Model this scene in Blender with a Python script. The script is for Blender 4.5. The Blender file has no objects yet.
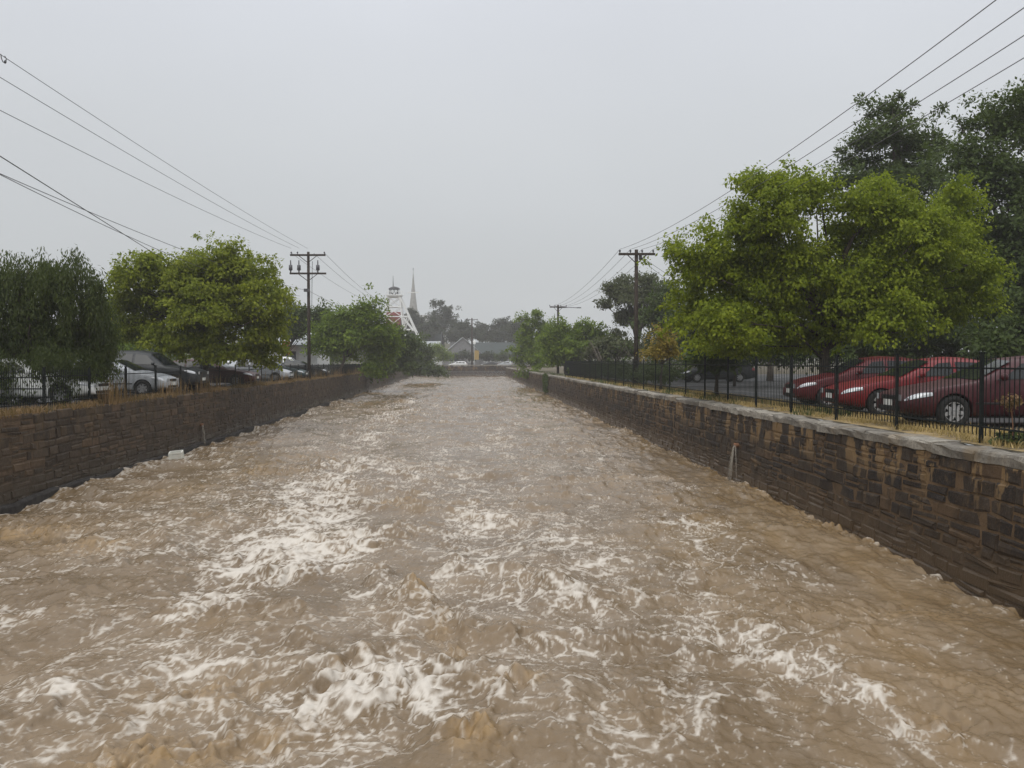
import bpy, bmesh, math, random
import numpy as np
from mathutils import Vector, Matrix

random.seed(7)
RNG = np.random.default_rng(11)
R = math.radians
sc = bpy.context.scene
COL = sc.collection

# ------------------------------------------------------------------ camera
EYE, FPX, HORIZON = 3.4, 850.0, 362.0
PITCH = math.atan((384 - HORIZON) / FPX)
cam = bpy.data.cameras.new('camera')
cam.sensor_width = 36
cam.lens = FPX / 1024 * 36
cam.clip_start, cam.clip_end = .1, 4000
camo = bpy.data.objects.new('camera', cam)
COL.objects.link(camo)
camo.location = (0, 0, EYE)
camo.rotation_euler = (R(90) - PITCH, 0, 0)
sc.camera = camo


def ray(px, py):
    u, v = (px - 512) / FPX, (384 - py) / FPX
    c, s = math.cos(PITCH), math.sin(PITCH)
    return np.array((u, c + v * s, -s + v * c))


def at(px, py, d):                      # point seen at a pixel, d metres out
    r = ray(px, py)
    return np.array((0, 0, EYE)) + r * (d / r[1])


def on(px, py, z=0.):                   # point seen at a pixel, on the level z
    r = ray(px, py)
    return np.array((0, 0, EYE)) + r * ((z - EYE) / r[2])


def wall_r(d): return 7.5 - .0435 * d   # faces of the two channel walls
def wall_l(d): return -10.5 - .0646 * d
GZ = 2.1                                # ground level beside the channel
FAR = 206.                              # where the channel bends away

# ------------------------------------------------------------------ noise
def _hash(ix, iy, seed):
    h = (ix.astype(np.uint32) * np.uint32(374761393) + iy.astype(np.uint32) * np.uint32(668265263)
         + np.uint32(seed * 974711 + 1013)).astype(np.uint32)
    h = (h ^ (h >> np.uint32(13))) * np.uint32(1274126177)
    h = (h ^ (h >> np.uint32(16))) * np.uint32(2246822519)
    return (h ^ (h >> np.uint32(15)))


_ANG = np.linspace(0, 2 * np.pi, 256, endpoint=False)
_GX, _GY = np.cos(_ANG).astype(np.float32), np.sin(_ANG).astype(np.float32)


def pn(x, y, seed=0):
    x = np.asarray(x, np.float32); y = np.asarray(y, np.float32)
    xi, yi = np.floor(x), np.floor(y)
    fx, fy = x - xi, y - yi
    xi, yi = xi.astype(np.int64), yi.astype(np.int64)
    u = fx * fx * fx * (fx * (fx * 6 - 15) + 10)
    v = fy * fy * fy * (fy * (fy * 6 - 15) + 10)

    def g(a, b):
        k = _hash(xi + a, yi + b, seed) & np.uint32(255)
        return _GX[k] * (fx - a) + _GY[k] * (fy - b)
    n0 = g(0, 0) * (1 - u) + g(1, 0) * u
    n1 = g(0, 1) * (1 - u) + g(1, 1) * u
    return (n0 * (1 - v) + n1 * v) * 1.5


def ridge(x, y, seed=0): return 1 - np.abs(pn(x, y, seed)) * 1.6
def sstep(a, b, x):
    t = np.clip((x - a) / (b - a), 0, 1)
    return t * t * (3 - 2 * t)

# ------------------------------------------------------------------ nodes / materials
class N:
    def __init__(s, name):
        s.m = bpy.data.materials.new(name); s.m.use_nodes = True
        s.t = s.m.node_tree; s.t.nodes.clear()
        s.out = s.t.nodes.new('ShaderNodeOutputMaterial')

    def n(s, kind, ins=None, **props):
        nd = s.t.nodes.new('ShaderNode' + kind)
        for k, v in props.items(): setattr(nd, k, v)
        for k, v in (ins or {}).items(): s.put(nd.inputs[k], v)
        return nd

    def put(s, sock, v):
        if isinstance(v, bpy.types.NodeSocket): s.t.links.new(v, sock)
        elif isinstance(v, bpy.types.Node): s.t.links.new(v.outputs[0], sock)
        elif isinstance(v, (tuple, list)) and sock.type == 'RGBA' and len(v) == 3: sock.default_value = (*v, 1)
        else: sock.default_value = v

    def noise(s, scale, detail=4, rough=.55, vec=None, dist=0.):
        i = {'Scale': scale, 'Detail': detail, 'Roughness': rough, 'Distortion': dist}
        if vec is not None: i['Vector'] = vec
        return s.n('TexNoise', i).outputs['Fac']

    def coords(s, scale=(1, 1, 1)):
        c = s.n('TexCoord').outputs['Object']
        if scale == (1, 1, 1): return c
        return s.n('Mapping', {'Vector': c, 'Scale': scale}).outputs[0]

    def mix(s, f, a, b, mode='MIX'):
        nd = s.t.nodes.new('ShaderNodeMix'); nd.data_type = 'RGBA'; nd.blend_type = mode
        s.put(nd.inputs[0], f); s.put(nd.inputs[6], a); s.put(nd.inputs[7], b)
        return nd.outputs[2]

    def math(s, op, a, b=0., clamp=False):
        nd = s.t.nodes.new('ShaderNodeMath'); nd.operation = op; nd.use_clamp = clamp
        s.put(nd.inputs[0], a); s.put(nd.inputs[1], b)
        return nd.outputs[0]

    def ramp(s, f, a, b, lo=0., hi=1.):
        return s.n('MapRange', {'Value': f, 'From Min': a, 'From Max': b, 'To Min': lo, 'To Max': hi}, interpolation_type='SMOOTHSTEP').outputs[0]

    def attr(s, name): return s.n('Attribute', attribute_name=name).outputs['Fac']

    def bump(s, h, strength=.5, dist=.02):
        return s.n('Bump', {'Height': h, 'Strength': strength, 'Distance': dist}).outputs[0]

    def bsdf(s, **kw):
        nd = s.t.nodes.new('ShaderNodeBsdfPrincipled')
        for k, v in kw.items(): s.put(nd.inputs[k.replace('_', ' ')], v)
        s.t.links.new(nd.outputs[0], s.out.inputs[0])
        return s.m


def mottled(name, a, b, scale=6, rough=.8, bumpy=.3, dist=.01, spec=.3):
    t = N(name); c = t.coords()
    f = t.noise(scale, 6, .65, c)
    f2 = t.noise(scale * 7, 3, .6, c)
    k = t.ramp(t.math('ADD', t.math('MULTIPLY', f, .7), t.math('MULTIPLY', f2, .3)), .36, .64)
    return t.bsdf(Base_Color=t.mix(k, a, b), Roughness=rough, Specular_IOR_Level=spec, Normal=t.bump(f2, bumpy, dist))


def leaf_mat(name, a, b, trans=.45):
    t = N(name)
    rnd = t.n('NewGeometry').outputs['Random Per Island']
    tint = t.attr('tint')
    f = t.math('ADD', t.math('MULTIPLY', rnd, .5), t.math('MULTIPLY', tint, .5))
    c = t.mix(f, a, b)
    p = t.n('BsdfPrincipled', {'Base Color': c, 'Roughness': .55, 'Specular IOR Level': .18})
    tr = t.n('BsdfTranslucent', {'Color': t.mix(.4, c, (c_ := (.16, .22, .02)))})
    mx = t.n('MixShader', {0: trans * .8, 1: p.outputs[0], 2: tr.outputs[0]})
    t.t.links.new(mx.outputs[0], t.out.inputs[0])
    return t.m


def paint(name, col, rough=.42):
    t = N(name); c = t.coords()
    dust = t.noise(9, 5, .6, c)
    col2 = t.mix(t.ramp(dust, .45, .8, 0, .12), col, (.2, .17, .13))
    return t.bsdf(Base_Color=col2, Roughness=t.ramp(dust, .3, .7, rough, rough + .12), Coat_Weight=.15, Coat_Roughness=.15, Specular_IOR_Level=.25)


M = {}
M['bark'] = mottled('bark', (.05, .04, .032), (.11, .09, .07), 9, .9, .6, .03)
M['pole'] = mottled('weathered_pole_timber', (.028, .022, .018), (.065, .052, .043), 5, .9, .4, .01, .15)
M['darksteel'] = mottled('black_fence_paint', (.006, .008, .008), (.013, .016, .015), 20, .75, .1, .01, .12)
M['tyre'] = mottled('tyre_rubber', (.012, .012, .012), (.025, .024, .023), 30, .85, .2)
M['rim'] = mottled('alloy_rim', (.2, .2, .205), (.32, .32, .32), 12, .35, .05)
M['blacktrim'] = mottled('black_trim', (.01, .01, .01), (.018, .018, .018), 30, .5, .1)
M['wire'] = mottled('cable_sheath', (.07, .07, .073), (.11, .11, .115), 20, .6, .1)
M['porcelain'] = mottled('insulator_porcelain', (.05, .05, .055), (.1, .1, .11), 20, .3, .05)
M['white'] = mottled('white_paint', (.66, .67, .66), (.8, .8, .78), 3, .6, .1)
M['plate'] = mottled('number_plate', (.6, .62, .6), (.72, .72, .7), 20, .4, .05)
M['galv'] = mottled('galvanised_roof', (.3, .32, .34), (.42, .44, .45), 1.5, .5, .1)
M['darkroof'] = mottled('dark_roof_sheet', (.022, .032, .032), (.036, .048, .048), 1.5, .6, .1)
M['greyboard'] = mottled('grey_board_wall', (.15, .15, .155), (.22, .22, .225), 2, .8, .2)
M['brickred'] = mottled('red_brown_cladding', (.17, .028, .022), (.25, .045, .035), 2, .8, .2)
M['sandstone'] = mottled('spire_stone', (.22, .215, .20), (.29, .28, .262), .6, .9, .2)
M['slate'] = mottled('dark_opening', (.012, .013, .015), (.025, .026, .03), 3, .4, .1)
M['yellow'] = mottled('yellow_panel', (.30, .20, .06), (.38, .26, .09), 3, .6, .1)
M['orange'] = mottled('orange_panel', (.5, .14, .04), (.6, .2, .07), 3, .6, .1)
M['plastic'] = mottled('white_plastic', (.62, .62, .56), (.74, .74, .68), 10, .5, .1)
M['pipe'] = mottled('rusty_pipe', (.12, .06, .035), (.22, .11, .06), 14, .8, .3)
M['concrete'] = mottled('wet_concrete_ledge', (.022, .02, .019), (.055, .05, .046), 5, .85, .5, .02, .15)

t = N('car_glass')
M['glass'] = t.bsdf(Base_Color=(.012, .015, .016), Roughness=.08, Specular_IOR_Level=.32)
t = N('lamp_lens')
M['lens'] = t.bsdf(Base_Color=(.42, .44, .46), Roughness=.12, Specular_IOR_Level=.7, Coat_Weight=1.)
t = N('tail_lens')
M['tail'] = t.bsdf(Base_Color=(.25, .01, .01), Roughness=.15, Coat_Weight=1.)
t = N('window_glass')
M['pane'] = t.bsdf(Base_Color=(.03, .035, .04), Roughness=.1, Specular_IOR_Level=.6)

PAINTS = {
    'maroon': paint('maroon_car_paint', (.042, .004, .007)),
    'red': paint('red_car_paint', (.14, .006, .009)),
    'darkred': paint('dark_red_car_paint', (.075, .005, .008)),
    'silver': paint('silver_car_paint', (.36, .38, .4), .3),
    'charcoal': paint('charcoal_car_paint', (.022, .025, .028)),
    'whitecar': paint('white_car_paint', (.7, .71, .7)),
    'rust': paint('dusty_maroon_paint', (.05, .012, .012)),
    'teal': paint('dark_teal_paint', (.03, .06, .065)),
    'pale': paint('pale_grey_paint', (.5, .52, .53)),
}


def stone_mat(name, dark, mid, warm, stain, stain_amt, mud):
    t = N(name); c = t.coords()
    rnd = t.n('NewGeometry').outputs['Random Per Island']
    f = t.noise(5, 6, .65, c); fine = t.noise(28, 5, .65, c)
    col = t.mix(t.ramp(rnd, .1, .75), dark, mid)
    col = t.mix(t.ramp(rnd, .82, .9), col, warm)
    col = t.mix(t.ramp(f, .42, .72, 0, .7), col, t.mix(fine, dark, mid))
    col = t.mix(t.ramp(fine, .46, .75, 0, .7), col, warm)
    col = t.mix(t.ramp(t.noise(.55, 5, .6, c), .45, .65, 0, .3), col, t.mix(fine, mid, warm))
    # run-down lime and rust stains, in vertical streaks below the coping
    z = t.n('SeparateXYZ', {0: t.n('TexCoord').outputs['Object']}).outputs['Z']
    st = t.noise(1.5, 5, .6, t.coords((1, 1.4, .55)))
    streak = t.math('MULTIPLY', t.ramp(st, .535, .575), t.ramp(z, .95, 1.7))
    patch = t.ramp(t.noise(1.9, 5, .65, t.coords((1, 1, .8))), .57, .68, 0, .55)
    col = t.mix(t.math('MULTIPLY', t.math('MAXIMUM', streak, patch), stain_amt), col, t.mix(fine, stain, warm))
    # silt left by the flood along the waterline
    wl = t.math('ADD', z, t.math('MULTIPLY', t.math('SUBTRACT', t.noise(1.3, 4, .6, c), .5), 1.1))
    col = t.mix(t.ramp(wl, 1.0, .15, 0, .9), col, mud)
    return t.bsdf(Base_Color=col, Roughness=t.math('MULTIPLY', t.ramp(f, .3, .7, .6, .9), t.ramp(wl, .1, .6, .45, 1.)), Specular_IOR_Level=.28, Normal=t.bump(fine, .7, .015))


M['stone_r'] = stone_mat('dark_rubble_stone', (.010, .008, .0075), (.029, .021, .0145), (.075, .045, .022), (.27, .175, .078), .9, (.070, .046, .025))
M['stone_l'] = stone_mat('brown_rubble_stone', (.028, .020, .014), (.066, .047, .031), (.10, .063, .035), (.12, .085, .04), .4, (.05, .038, .025))
M['mortar'] = stone_mat('old_mortar', (.022, .016, .011), (.06, .04, .023), (.11, .068, .034), (.27, .175, .078), .9, (.070, .046, .025))
M['mortar_l'] = stone_mat('dark_mortar', (.022, .016, .011), (.055, .039, .024), (.09, .058, .032), (.12, .085, .04), .4, (.05, .038, .025))
t = N('coping_stone'); c = t.coords()
f = t.noise(2.4, 6, .7, c); g = t.noise(22, 5, .7, c)
rnd = t.n('NewGeometry').outputs['Random Per Island']
cc = t.mix(t.ramp(t.math('ADD', f, t.math('MULTIPLY', rnd, .25)), .4, .8), (.10, .09, .075), (.30, .275, .23))
cc = t.mix(t.ramp(g, .45, .68, 0, .75), cc, (.075, .062, .046))
cc = t.mix(t.ramp(t.noise(.9, 4, .6, t.coords((1, 1, .3))), .56, .7, 0, .5), cc, (.17, .12, .06))
M['coping'] = t.bsdf(Base_Color=cc, Roughness=.85, Normal=t.bump(g, .6, .02))

# ------------------------------------------------------------------ mesh helpers
class MB:
    """collects polygons (with a per-vertex tint) and links them as ONE mesh object"""
    def __init__(s): s.v, s.f, s.tint, s.n = [], [], [], 0

    def add(s, v, f, tint=0.):
        v = np.asarray(v, float)
        s.v.append(v); s.f += [tuple(i + s.n for i in q) for q in f]
        s.tint.append(np.full(len(v), tint) if np.isscalar(tint) else np.asarray(tint))
        s.n += len(v)
        return s

    def box(s, c, size, rz=0., ax=None):
        x, y, z = (k / 2 for k in size)
        v = np.array([(i * x, j * y, k * z) for k in (-1, 1) for j in (-1, 1) for i in (-1, 1)])
        if rz: 
            ca, sa = math.cos(rz), math.sin(rz); v = v @ np.array(((ca, sa, 0), (-sa, ca, 0), (0, 0, 1)))
        return s.add(v + np.asarray(c), [(0, 2, 3, 1), (4, 5, 7, 6), (0, 1, 5, 4), (2, 6, 7, 3), (0, 4, 6, 2), (1, 3, 7, 5)])

    def tube(s, pts, rad, n=8, cap=True):
        pts = np.asarray(pts, float); m = len(pts)
        rad = np.full(m, rad) if np.isscalar(rad) else np.asarray(rad)
        tan = np.gradient(pts, axis=0); tan /= np.linalg.norm(tan, axis=1)[:, None] + 1e-9
        ref = np.array((1., 0, 0)) if abs(tan[0][0]) < .8 else np.array((0, 1., 0))
        vs = []
        for p, tt, r in zip(pts, tan, rad):
            a = np.cross(tt, ref); a /= np.linalg.norm(a) + 1e-9; b = np.cross(tt, a)
            an = np.arange(n) * 2 * np.pi / n
            vs.append(p + r * (np.cos(an)[:, None] * a + np.sin(an)[:, None] * b))
        f = [(i * n + j, i * n + (j + 1) % n, (i + 1) * n + (j + 1) % n, (i + 1) * n + j) for i in range(m - 1) for j in range(n)]
        if cap: f += [tuple(range(n))[::-1], tuple((m - 1) * n + j for j in range(n))]
        return s.add(np.concatenate(vs), f)

    def bar(s, a, b, w):
        return s.tube([a, b], w / 1.414, 4)

    def build(s, name, mat, parent=None, smooth=False, tint=False):
        me = bpy.data.meshes.new(name)
        v = np.concatenate(s.v)
        me.from_pydata(v.tolist(), [], s.f)
        if tint:
            a = me.attributes.new('tint', 'FLOAT', 'POINT'); a.data.foreach_set('value', np.concatenate(s.tint).astype(np.float32))
        if smooth: me.polygons.foreach_set('use_smooth', [True] * len(me.polygons))
        me.materials.append(mat); me.update()
        o = bpy.data.objects.new(name, me); COL.objects.link(o)
        if parent is not None: o.parent = parent
        return o


def quads_mesh(name, v, mat, parent=None, tint=None, nv=4):
    """fast builder for many separate nv-gons"""
    me = bpy.data.meshes.new(name); n = len(v); k = n // nv
    me.vertices.add(n); me.vertices.foreach_set('co', np.ascontiguousarray(v, np.float32).ravel())
    me.loops.add(n); me.loops.foreach_set('vertex_index', np.arange(n, dtype=np.int32))
    me.polygons.add(k); me.polygons.foreach_set('loop_start', np.arange(0, n, nv, dtype=np.int32))
    me.update(calc_edges=True)
    if tint is not None:
        a = me.attributes.new('tint', 'FLOAT', 'POINT'); a.data.foreach_set('value', np.repeat(tint, nv).astype(np.float32))
    me.materials.append(mat)
    o = bpy.data.objects.new(name, me); COL.objects.link(o)
    if parent is not None: o.parent = parent
    return o


def tag(o, label=None, cat=None, group=None, kind=None):
    if label: o['label'] = label
    if cat: o['category'] = cat
    if group: o['group'] = group
    if kind: o['kind'] = kind
    return o


def empty(name, loc=(0, 0, 0), rz=0.):
    o = bpy.data.objects.new(name, None); COL.objects.link(o)
    o.location = tuple(loc); o.rotation_euler = (0, 0, rz); o.empty_display_size = .3
    return o


def copy_tree(o, parent=None):
    c = o.copy(); COL.objects.link(c)
    if parent is not None: c.parent = parent
    for ch in list(o.children): copy_tree(ch, c)
    return c

# ------------------------------------------------------------------ WATER
def blob_world(px, py, rx, ry):
    p = on(px, py); d = p[1]
    return p[0], d, rx * d / FPX, ry * d * d / (FPX * EYE)


FOAM = [(405,403,14,6,.6),(388,418,20,7,.75),(368,438,22,8,.8),(350,460,28,9,.85),(335,480,35,10,.85),(325,500,45,11,.95),
 (315,520,50,12,.95),(300,540,60,14,.95),(270,560,60,14,.85),(240,580,60,14,.8),(210,600,55,14,.7),(180,625,45,14,.45),(330,560,50,15,.7),
 (370,540,40,14,.5),(470,510,50,16,.45),(520,520,50,16,.5),(560,545,50,16,.55),(600,560,50,18,.4),(480,560,50,20,.4),(530,590,60,20,.55),
 (440,600,50,25,.5),(590,600,40,20,.3),(400,680,42,32,1.1),(440,700,34,22,1.),(345,680,40,25,.55),(300,700,50,25,.45),(520,650,40,20,.45),
 (500,700,30,20,.4),(600,640,40,15,.35),(380,740,70,25,.5),(290,740,50,20,.4),(600,740,40,25,.35),(15,615,30,12,.95),(40,690,40,12,.7),
 (110,600,40,10,.35),(150,555,50,10,.4),(90,475,60,8,.5),(130,455,50,6,.5),(170,445,40,4,.3),(30,500,30,6,.5),(200,660,60,20,.4),(150,700,60,22,.35),
 (60,745,50,18,.3),(690,530,25,15,.65),(690,560,15,15,.4),(715,620,40,20,.5),(700,590,20,15,.4),(760,640,45,15,.55),(800,665,35,14,.65),
 (840,690,35,12,.75),(870,692,20,8,.9),(900,720,40,14,.65),(960,740,40,14,.55),(700,690,50,20,.45),(660,700,40,20,.35),(760,720,50,20,.4),
 (680,660,40,20,.4),(880,600,40,8,.3),(900,640,60,12,.2),(830,570,40,6,.35),(740,760,60,20,.4),(260,500,80,25,.3),(420,470,60,20,.3),(500,450,80,20,.2),(330,600,60,20,.35),(250,650,60,20,.3),(380,625,40,18,.4)]
SILT = [(420,590,16,9,1),(440,620,12,14,1),(462,652,18,10,.7),(520,688,28,8,.9),(475,745,28,22,1.1),(30,530,50,9,1),(90,545,50,8,.8),(210,680,60,18,.7),
 (160,740,70,20,.9),(260,730,40,15,.7),(100,765,60,15,.8),(240,620,40,10,.3),(840,530,50,7,.8),(890,545,30,6,.7),(780,500,40,6,.5),(930,720,40,12,.6),
 (320,455,20,4,.5),(175,490,40,5,.6),(260,470,25,5,.6),(400,500,25,5,.5),(960,610,120,10,.35),(1000,690,80,20,.3),(800,610,120,18,.25)]
BREAK = [(340,662,50,7,.1),(250,715,50,12,.05),(150,735,60,12,.05),(925,722,40,5,.06),(170,672,60,8,.12),(190,610,60,6,.12),(840,529,40,3,.08),
 (300,470,30,4,.2),(210,520,40,5,.18),(600,585,40,6,.08),(700,640,40,7,.08),(640,720,40,9,.1)]


def crest(pts, rx, ry, s, n=14):
    q = np.linspace(0, len(pts) - 1, n)
    for k, t_ in enumerate(q):
        a = np.array([np.interp(t_, range(len(pts)), [p[c] for p in pts]) for c in (0, 1)])
        BREAK.append((a[0], a[1], rx, ry, s * (.75 + .5 * math.sin(k * 2.3) ** 2)))


crest([(408,584),(420,592),(430,608),(446,636),(458,652),(490,676),(535,690)], 9, 5, .155, 16)
crest([(295,694),(325,672),(352,660),(385,648),(410,632)], 14, 4, .13, 10)
crest([(448,735),(470,744),(495,752)], 16, 9, .16, 5)
crest([(0,520),(40,527),(75,535),(105,548),(125,553)], 13, 4, .14, 9)
crest([(362,503),(385,502),(405,497),(420,488)], 10, 3, .18, 6)
crest([(120,745),(180,728),(240,712),(290,712)], 22, 5, .045, 9)
crest([(840,690),(880,692),(920,715),(960,738)], 12, 4, .05, 8)
crest([(690,545),(700,580),(722,618),(765,645)], 9, 4, .08, 9)
crest([(200,605),(240,590),(270,580),(310,572)], 12, 3, .12, 8)


def blobs(x, y, lst):
    o = np.zeros_like(x)
    for px, py, rx, ry, s in lst:
        cx, cy, wx, wy = blob_world(px, py, rx, ry)
        dx, dy = (x - cx) / wx, (y - cy) / wy
        q = dx * dx + dy * dy
        k = q < 9
        o[k] += s * np.exp(-q[k])
    return o


NC, NR = 900, 1150
dr = np.concatenate([np.linspace(-14, 2.95, 60), 3.0 * np.exp(np.linspace(0, math.log((FAR + .3) / 3.0), NR))])
tt = np.linspace(0, 1, NC)
xl, xr = wall_l(dr) - .25, wall_r(dr) + .25
X = (xl[:, None] * (1 - tt) + xr[:, None] * tt).astype(np.float32)
Y = np.repeat(dr[:, None], NC, 1).astype(np.float32)
wx = X + .7 * pn(X * .35, Y * .3, 1) + .25 * pn(X * 1.1, Y * .9, 2)
wy = Y + .9 * pn(X * .33, Y * .28, 3) + .3 * pn(X * 1.2, Y * 1., 4)
foamD = np.clip(blobs(X, Y, FOAM), 0, 1.25)
silt = np.clip(blobs(X, Y, SILT), 0, 1.2)
brk = blobs(X, Y, BREAK)
near = sstep(60, 8, Y)
rough = .78 + .35 * np.clip(foamD, 0, 1) + .35 * silt + .4 * pn(X * .22, Y * .16, 5)
calm = sstep(wall_r(Y) - 3.2, wall_r(Y) - .6, X) * .25
rough = np.clip(rough - calm, .3, 1.3)
fine = (.35 + .65 * sstep(45, 10, Y))
def soft(x, y, seed, e=.22): return 1.06 - np.sqrt(pn(x, y, seed) ** 2 + e * e) * 1.6
ux, uy = X + .22 * pn(X * 1.7, Y * 1.4, 6) + .09 * pn(X * 4.5, Y * 4, 7), Y + .28 * pn(X * 1.6, Y * 1.3, 8) + .1 * pn(X * 4.2, Y * 3.8, 9)
H = .10 * pn(wx * .26, wy * .2, 10) + .075 * pn(wx * .55, wy * .45, 11)
r1 = soft(wx * .62, wy * .5, 12); r2 = soft(ux * 1.5, uy * 1.2, 13); r3 = soft(ux * 3.3, uy * 2.8, 14, .26)
b1 = pn(ux * 2.4, uy * 2.0, 28); b2 = pn(ux * 5.5, uy * 4.8, 29); b3 = pn(X * 12, Y * 11, 15); b4 = pn(X * 23, Y * 21, 16)
H += rough * (.095 * (r1 ** 2 - .4) + .046 * (r2 ** 2 - .4) * (.5 + r1 * .6) + .022 * (r3 ** 2 - .4) * (.4 + .8 * r2))
H += rough * (.036 * b1 + .021 * b2 * (.6 + .6 * r2))
H += rough * fine * (.0105 * b3 * (.5 + r3) + .0058 * b4)
H *= 1.25 + .7 * sstep(20, 70, Y)
H += brk * (.20 + .55 * np.clip(r2, 0, 1) ** 2 + .40 * r3 + .55 * b1 + .45 * b2 + .18 * b3) * .5
H += np.clip(silt, 0, 1) * (.035 * b2 + .026 * b3 + .013 * b4 + .03 * r3 ** 2)
# standing waves across the current
ph = Y * .36 + X * .10 + 1.3 * pn(X * .18, Y * .14, 41) + .35 * pn(X * .6, Y * .5, 42)
swell = np.clip(1.05 - np.sqrt(np.sin(np.pi * ph) ** 2 + .03), 0, 1) ** 1.4
smask = sstep(-.25, .45, pn(X * .22 + 3, Y * .13, 43) + .35 * np.clip(foamD, 0, 1) - calm * 2)
H += smask * (.17 * swell - .05) * (.8 + .5 * b1 + .35 * b2)
# long flow lines where the current slides along the right wall
sw = X - wall_r(Y); band = sstep(-5.5, -2.2, sw)
H += band * (.035 * pn(sw * 1.3 + .12 * Y, Y * .2, 31) + .022 * pn(sw * 3.1 + .25 * Y, Y * .38, 32) + .010 * pn(sw * 7 + .5 * Y, Y * .9, 33))
edge = np.clip(np.exp(-(wall_r(Y) - .1 - X) / .3), 0, 1)
H += edge * (.01 + .05 * pn(X * .5, Y * .35, 34) + .045 * b1 + .03 * b2) * sstep(2, 8, Y)
edge = np.clip(edge + np.exp(-(X - wall_l(Y) - .35) / .25), 0, 1)
H = H.astype(np.float32)
# foam: a lacy net of curved threads, thick where the river breaks
l1 = ridge(wx * 1.6 + .25 * b2 + .06 * b3, wy * 1.0 + .2 * b2, 21) ** 4
l2 = ridge(ux * 3.4 + .3 * b2 + .09 * b3, uy * 2.3 + .3 * b1 + .07 * b3, 22) ** 4
l3 = ridge(ux * 7.5 + .35 * b3, uy * 5.2 + .3 * b3, 23) ** 3
l4 = pn(ux * 10, uy * 8.5, 24); l5 = pn(X * 22, Y * 19, 25)
big = pn(X * .55, Y * .28, 26) + .5 * pn(X * 1.3, Y * .6, 35)
lace = np.maximum(np.maximum(l1, l2 * .96), l3 * .80)
mass = pn(wx * 1.5, wy * 1.15, 27) + .5 * pn(ux * 3.6, uy * 3., 30)
D = np.clip(.47 + foamD * .44 + .17 * big + .3 * brk + .16 * smask * (swell - .35) - calm * 1.1 + .42 * edge * (.5 + b1 + b2), 0, 1.02) * (.42 + .58 * sstep(115, 50, Y))
foam = sstep(-.06, .82, lace * 1.0 + .26 * mass * D + (D - 1.0) * 1.05 + .17 * l4 + .15 * l5 + .10 * b2)
foam = np.clip(foam + .06 * sstep(.75, 1.2, foamD) * sstep(-.5, .6, mass + l4), 0, 1)
siltm = np.clip(silt * (.25 + .9 * sstep(.1, .95, r2 * .5 + r3 * .35 + .6 * b2 + .5 * l4 + .3 * l5)), 0, 1)
siltm = np.maximum(siltm, np.clip(.35 * edge + .3 * band * (.5 + pn(sw * 2., Y * .25, 36)), 0, .6))
siltm = np.maximum(siltm, .75 * sstep(.10, .3, brk) * sstep(.2, .9, r2 + .4 * b2 + .2 * l5))
foam *= (1 - .55 * siltm)
nrow = len(dr)
me = bpy.data.meshes.new('river_water')
nv = nrow * NC
me.vertices.add(nv)
me.vertices.foreach_set('co', np.stack([X, Y, H], -1).astype(np.float32).ravel())
ii = (np.arange(nrow - 1)[:, None] * NC + np.arange(NC - 1)).astype(np.int32)
q = np.stack([ii, ii + 1, ii + NC + 1, ii + NC], -1).reshape(-1)
me.loops.add(len(q)); me.loops.foreach_set('vertex_index', q)
npoly = len(q) // 4
me.polygons.add(npoly); me.polygons.foreach_set('loop_start', np.arange(0, len(q), 4, dtype=np.int32))
me.polygons.foreach_set('use_smooth', np.ones(npoly, bool))
me.update(calc_edges=True)
veil = np.clip((foamD * .55 + .35 * edge + .25) * sstep(-.35, .6, mass * .8 + .5 * big + .35 * b2 + .3 * l4 + .2 * l5), 0, 1) * (1 - .6 * siltm)
for nm, arr in (('foam', foam), ('silt', siltm), ('veil', veil)):
    a = me.attributes.new(nm, 'FLOAT', 'POINT'); a.data.foreach_set('value', arr.astype(np.float32).ravel())
t = N('muddy_flood_water'); c = t.coords()
big = t.noise(.35, 4, .6, c); fi = t.noise(11, 6, .65, c, .6); gr = t.noise(45, 4, .65, c)
base = t.mix(t.ramp(big, .35, .65), (.134, .091, .048), (.180, .127, .073))
base = t.mix(t.attr('silt'), base, (.265, .172, .075))
base = t.mix(t.math('MULTIPLY', t.attr('veil'), .42), base, (.40, .345, .28))
fo = t.attr('foam')
fo2 = t.math('MULTIPLY', fo, t.ramp(t.math('ADD', t.math('ADD', t.math('MULTIPLY', fi, .6), t.math('MULTIPLY', gr, .4)), t.math('MULTIPLY', fo, .5)), .40, .86), True)
col = t.mix(t.math('MULTIPLY', fo2, .84), base, (.60, .56, .50))
M['water'] = t.bsdf(Base_Color=col, Roughness=t.ramp(fo2, 0, .6, .12, .75), IOR=1.33, Specular_IOR_Level=.5,
                    Normal=t.bump(t.math('ADD', fi, t.math('MULTIPLY', gr, .4)), .45, .035))
me.materials.append(M['water'])
river = bpy.data.objects.new('river_water', me); COL.objects.link(river)
tag(river, kind='structure')
del X, Y, wx, wy, ux, uy, lace, l1, l2, l3, l4, l5, r1, r2, r3, b1, b2, b3, b4, ph, swell, smask, sw, band, edge, foamD, silt, brk, mass, big

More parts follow.
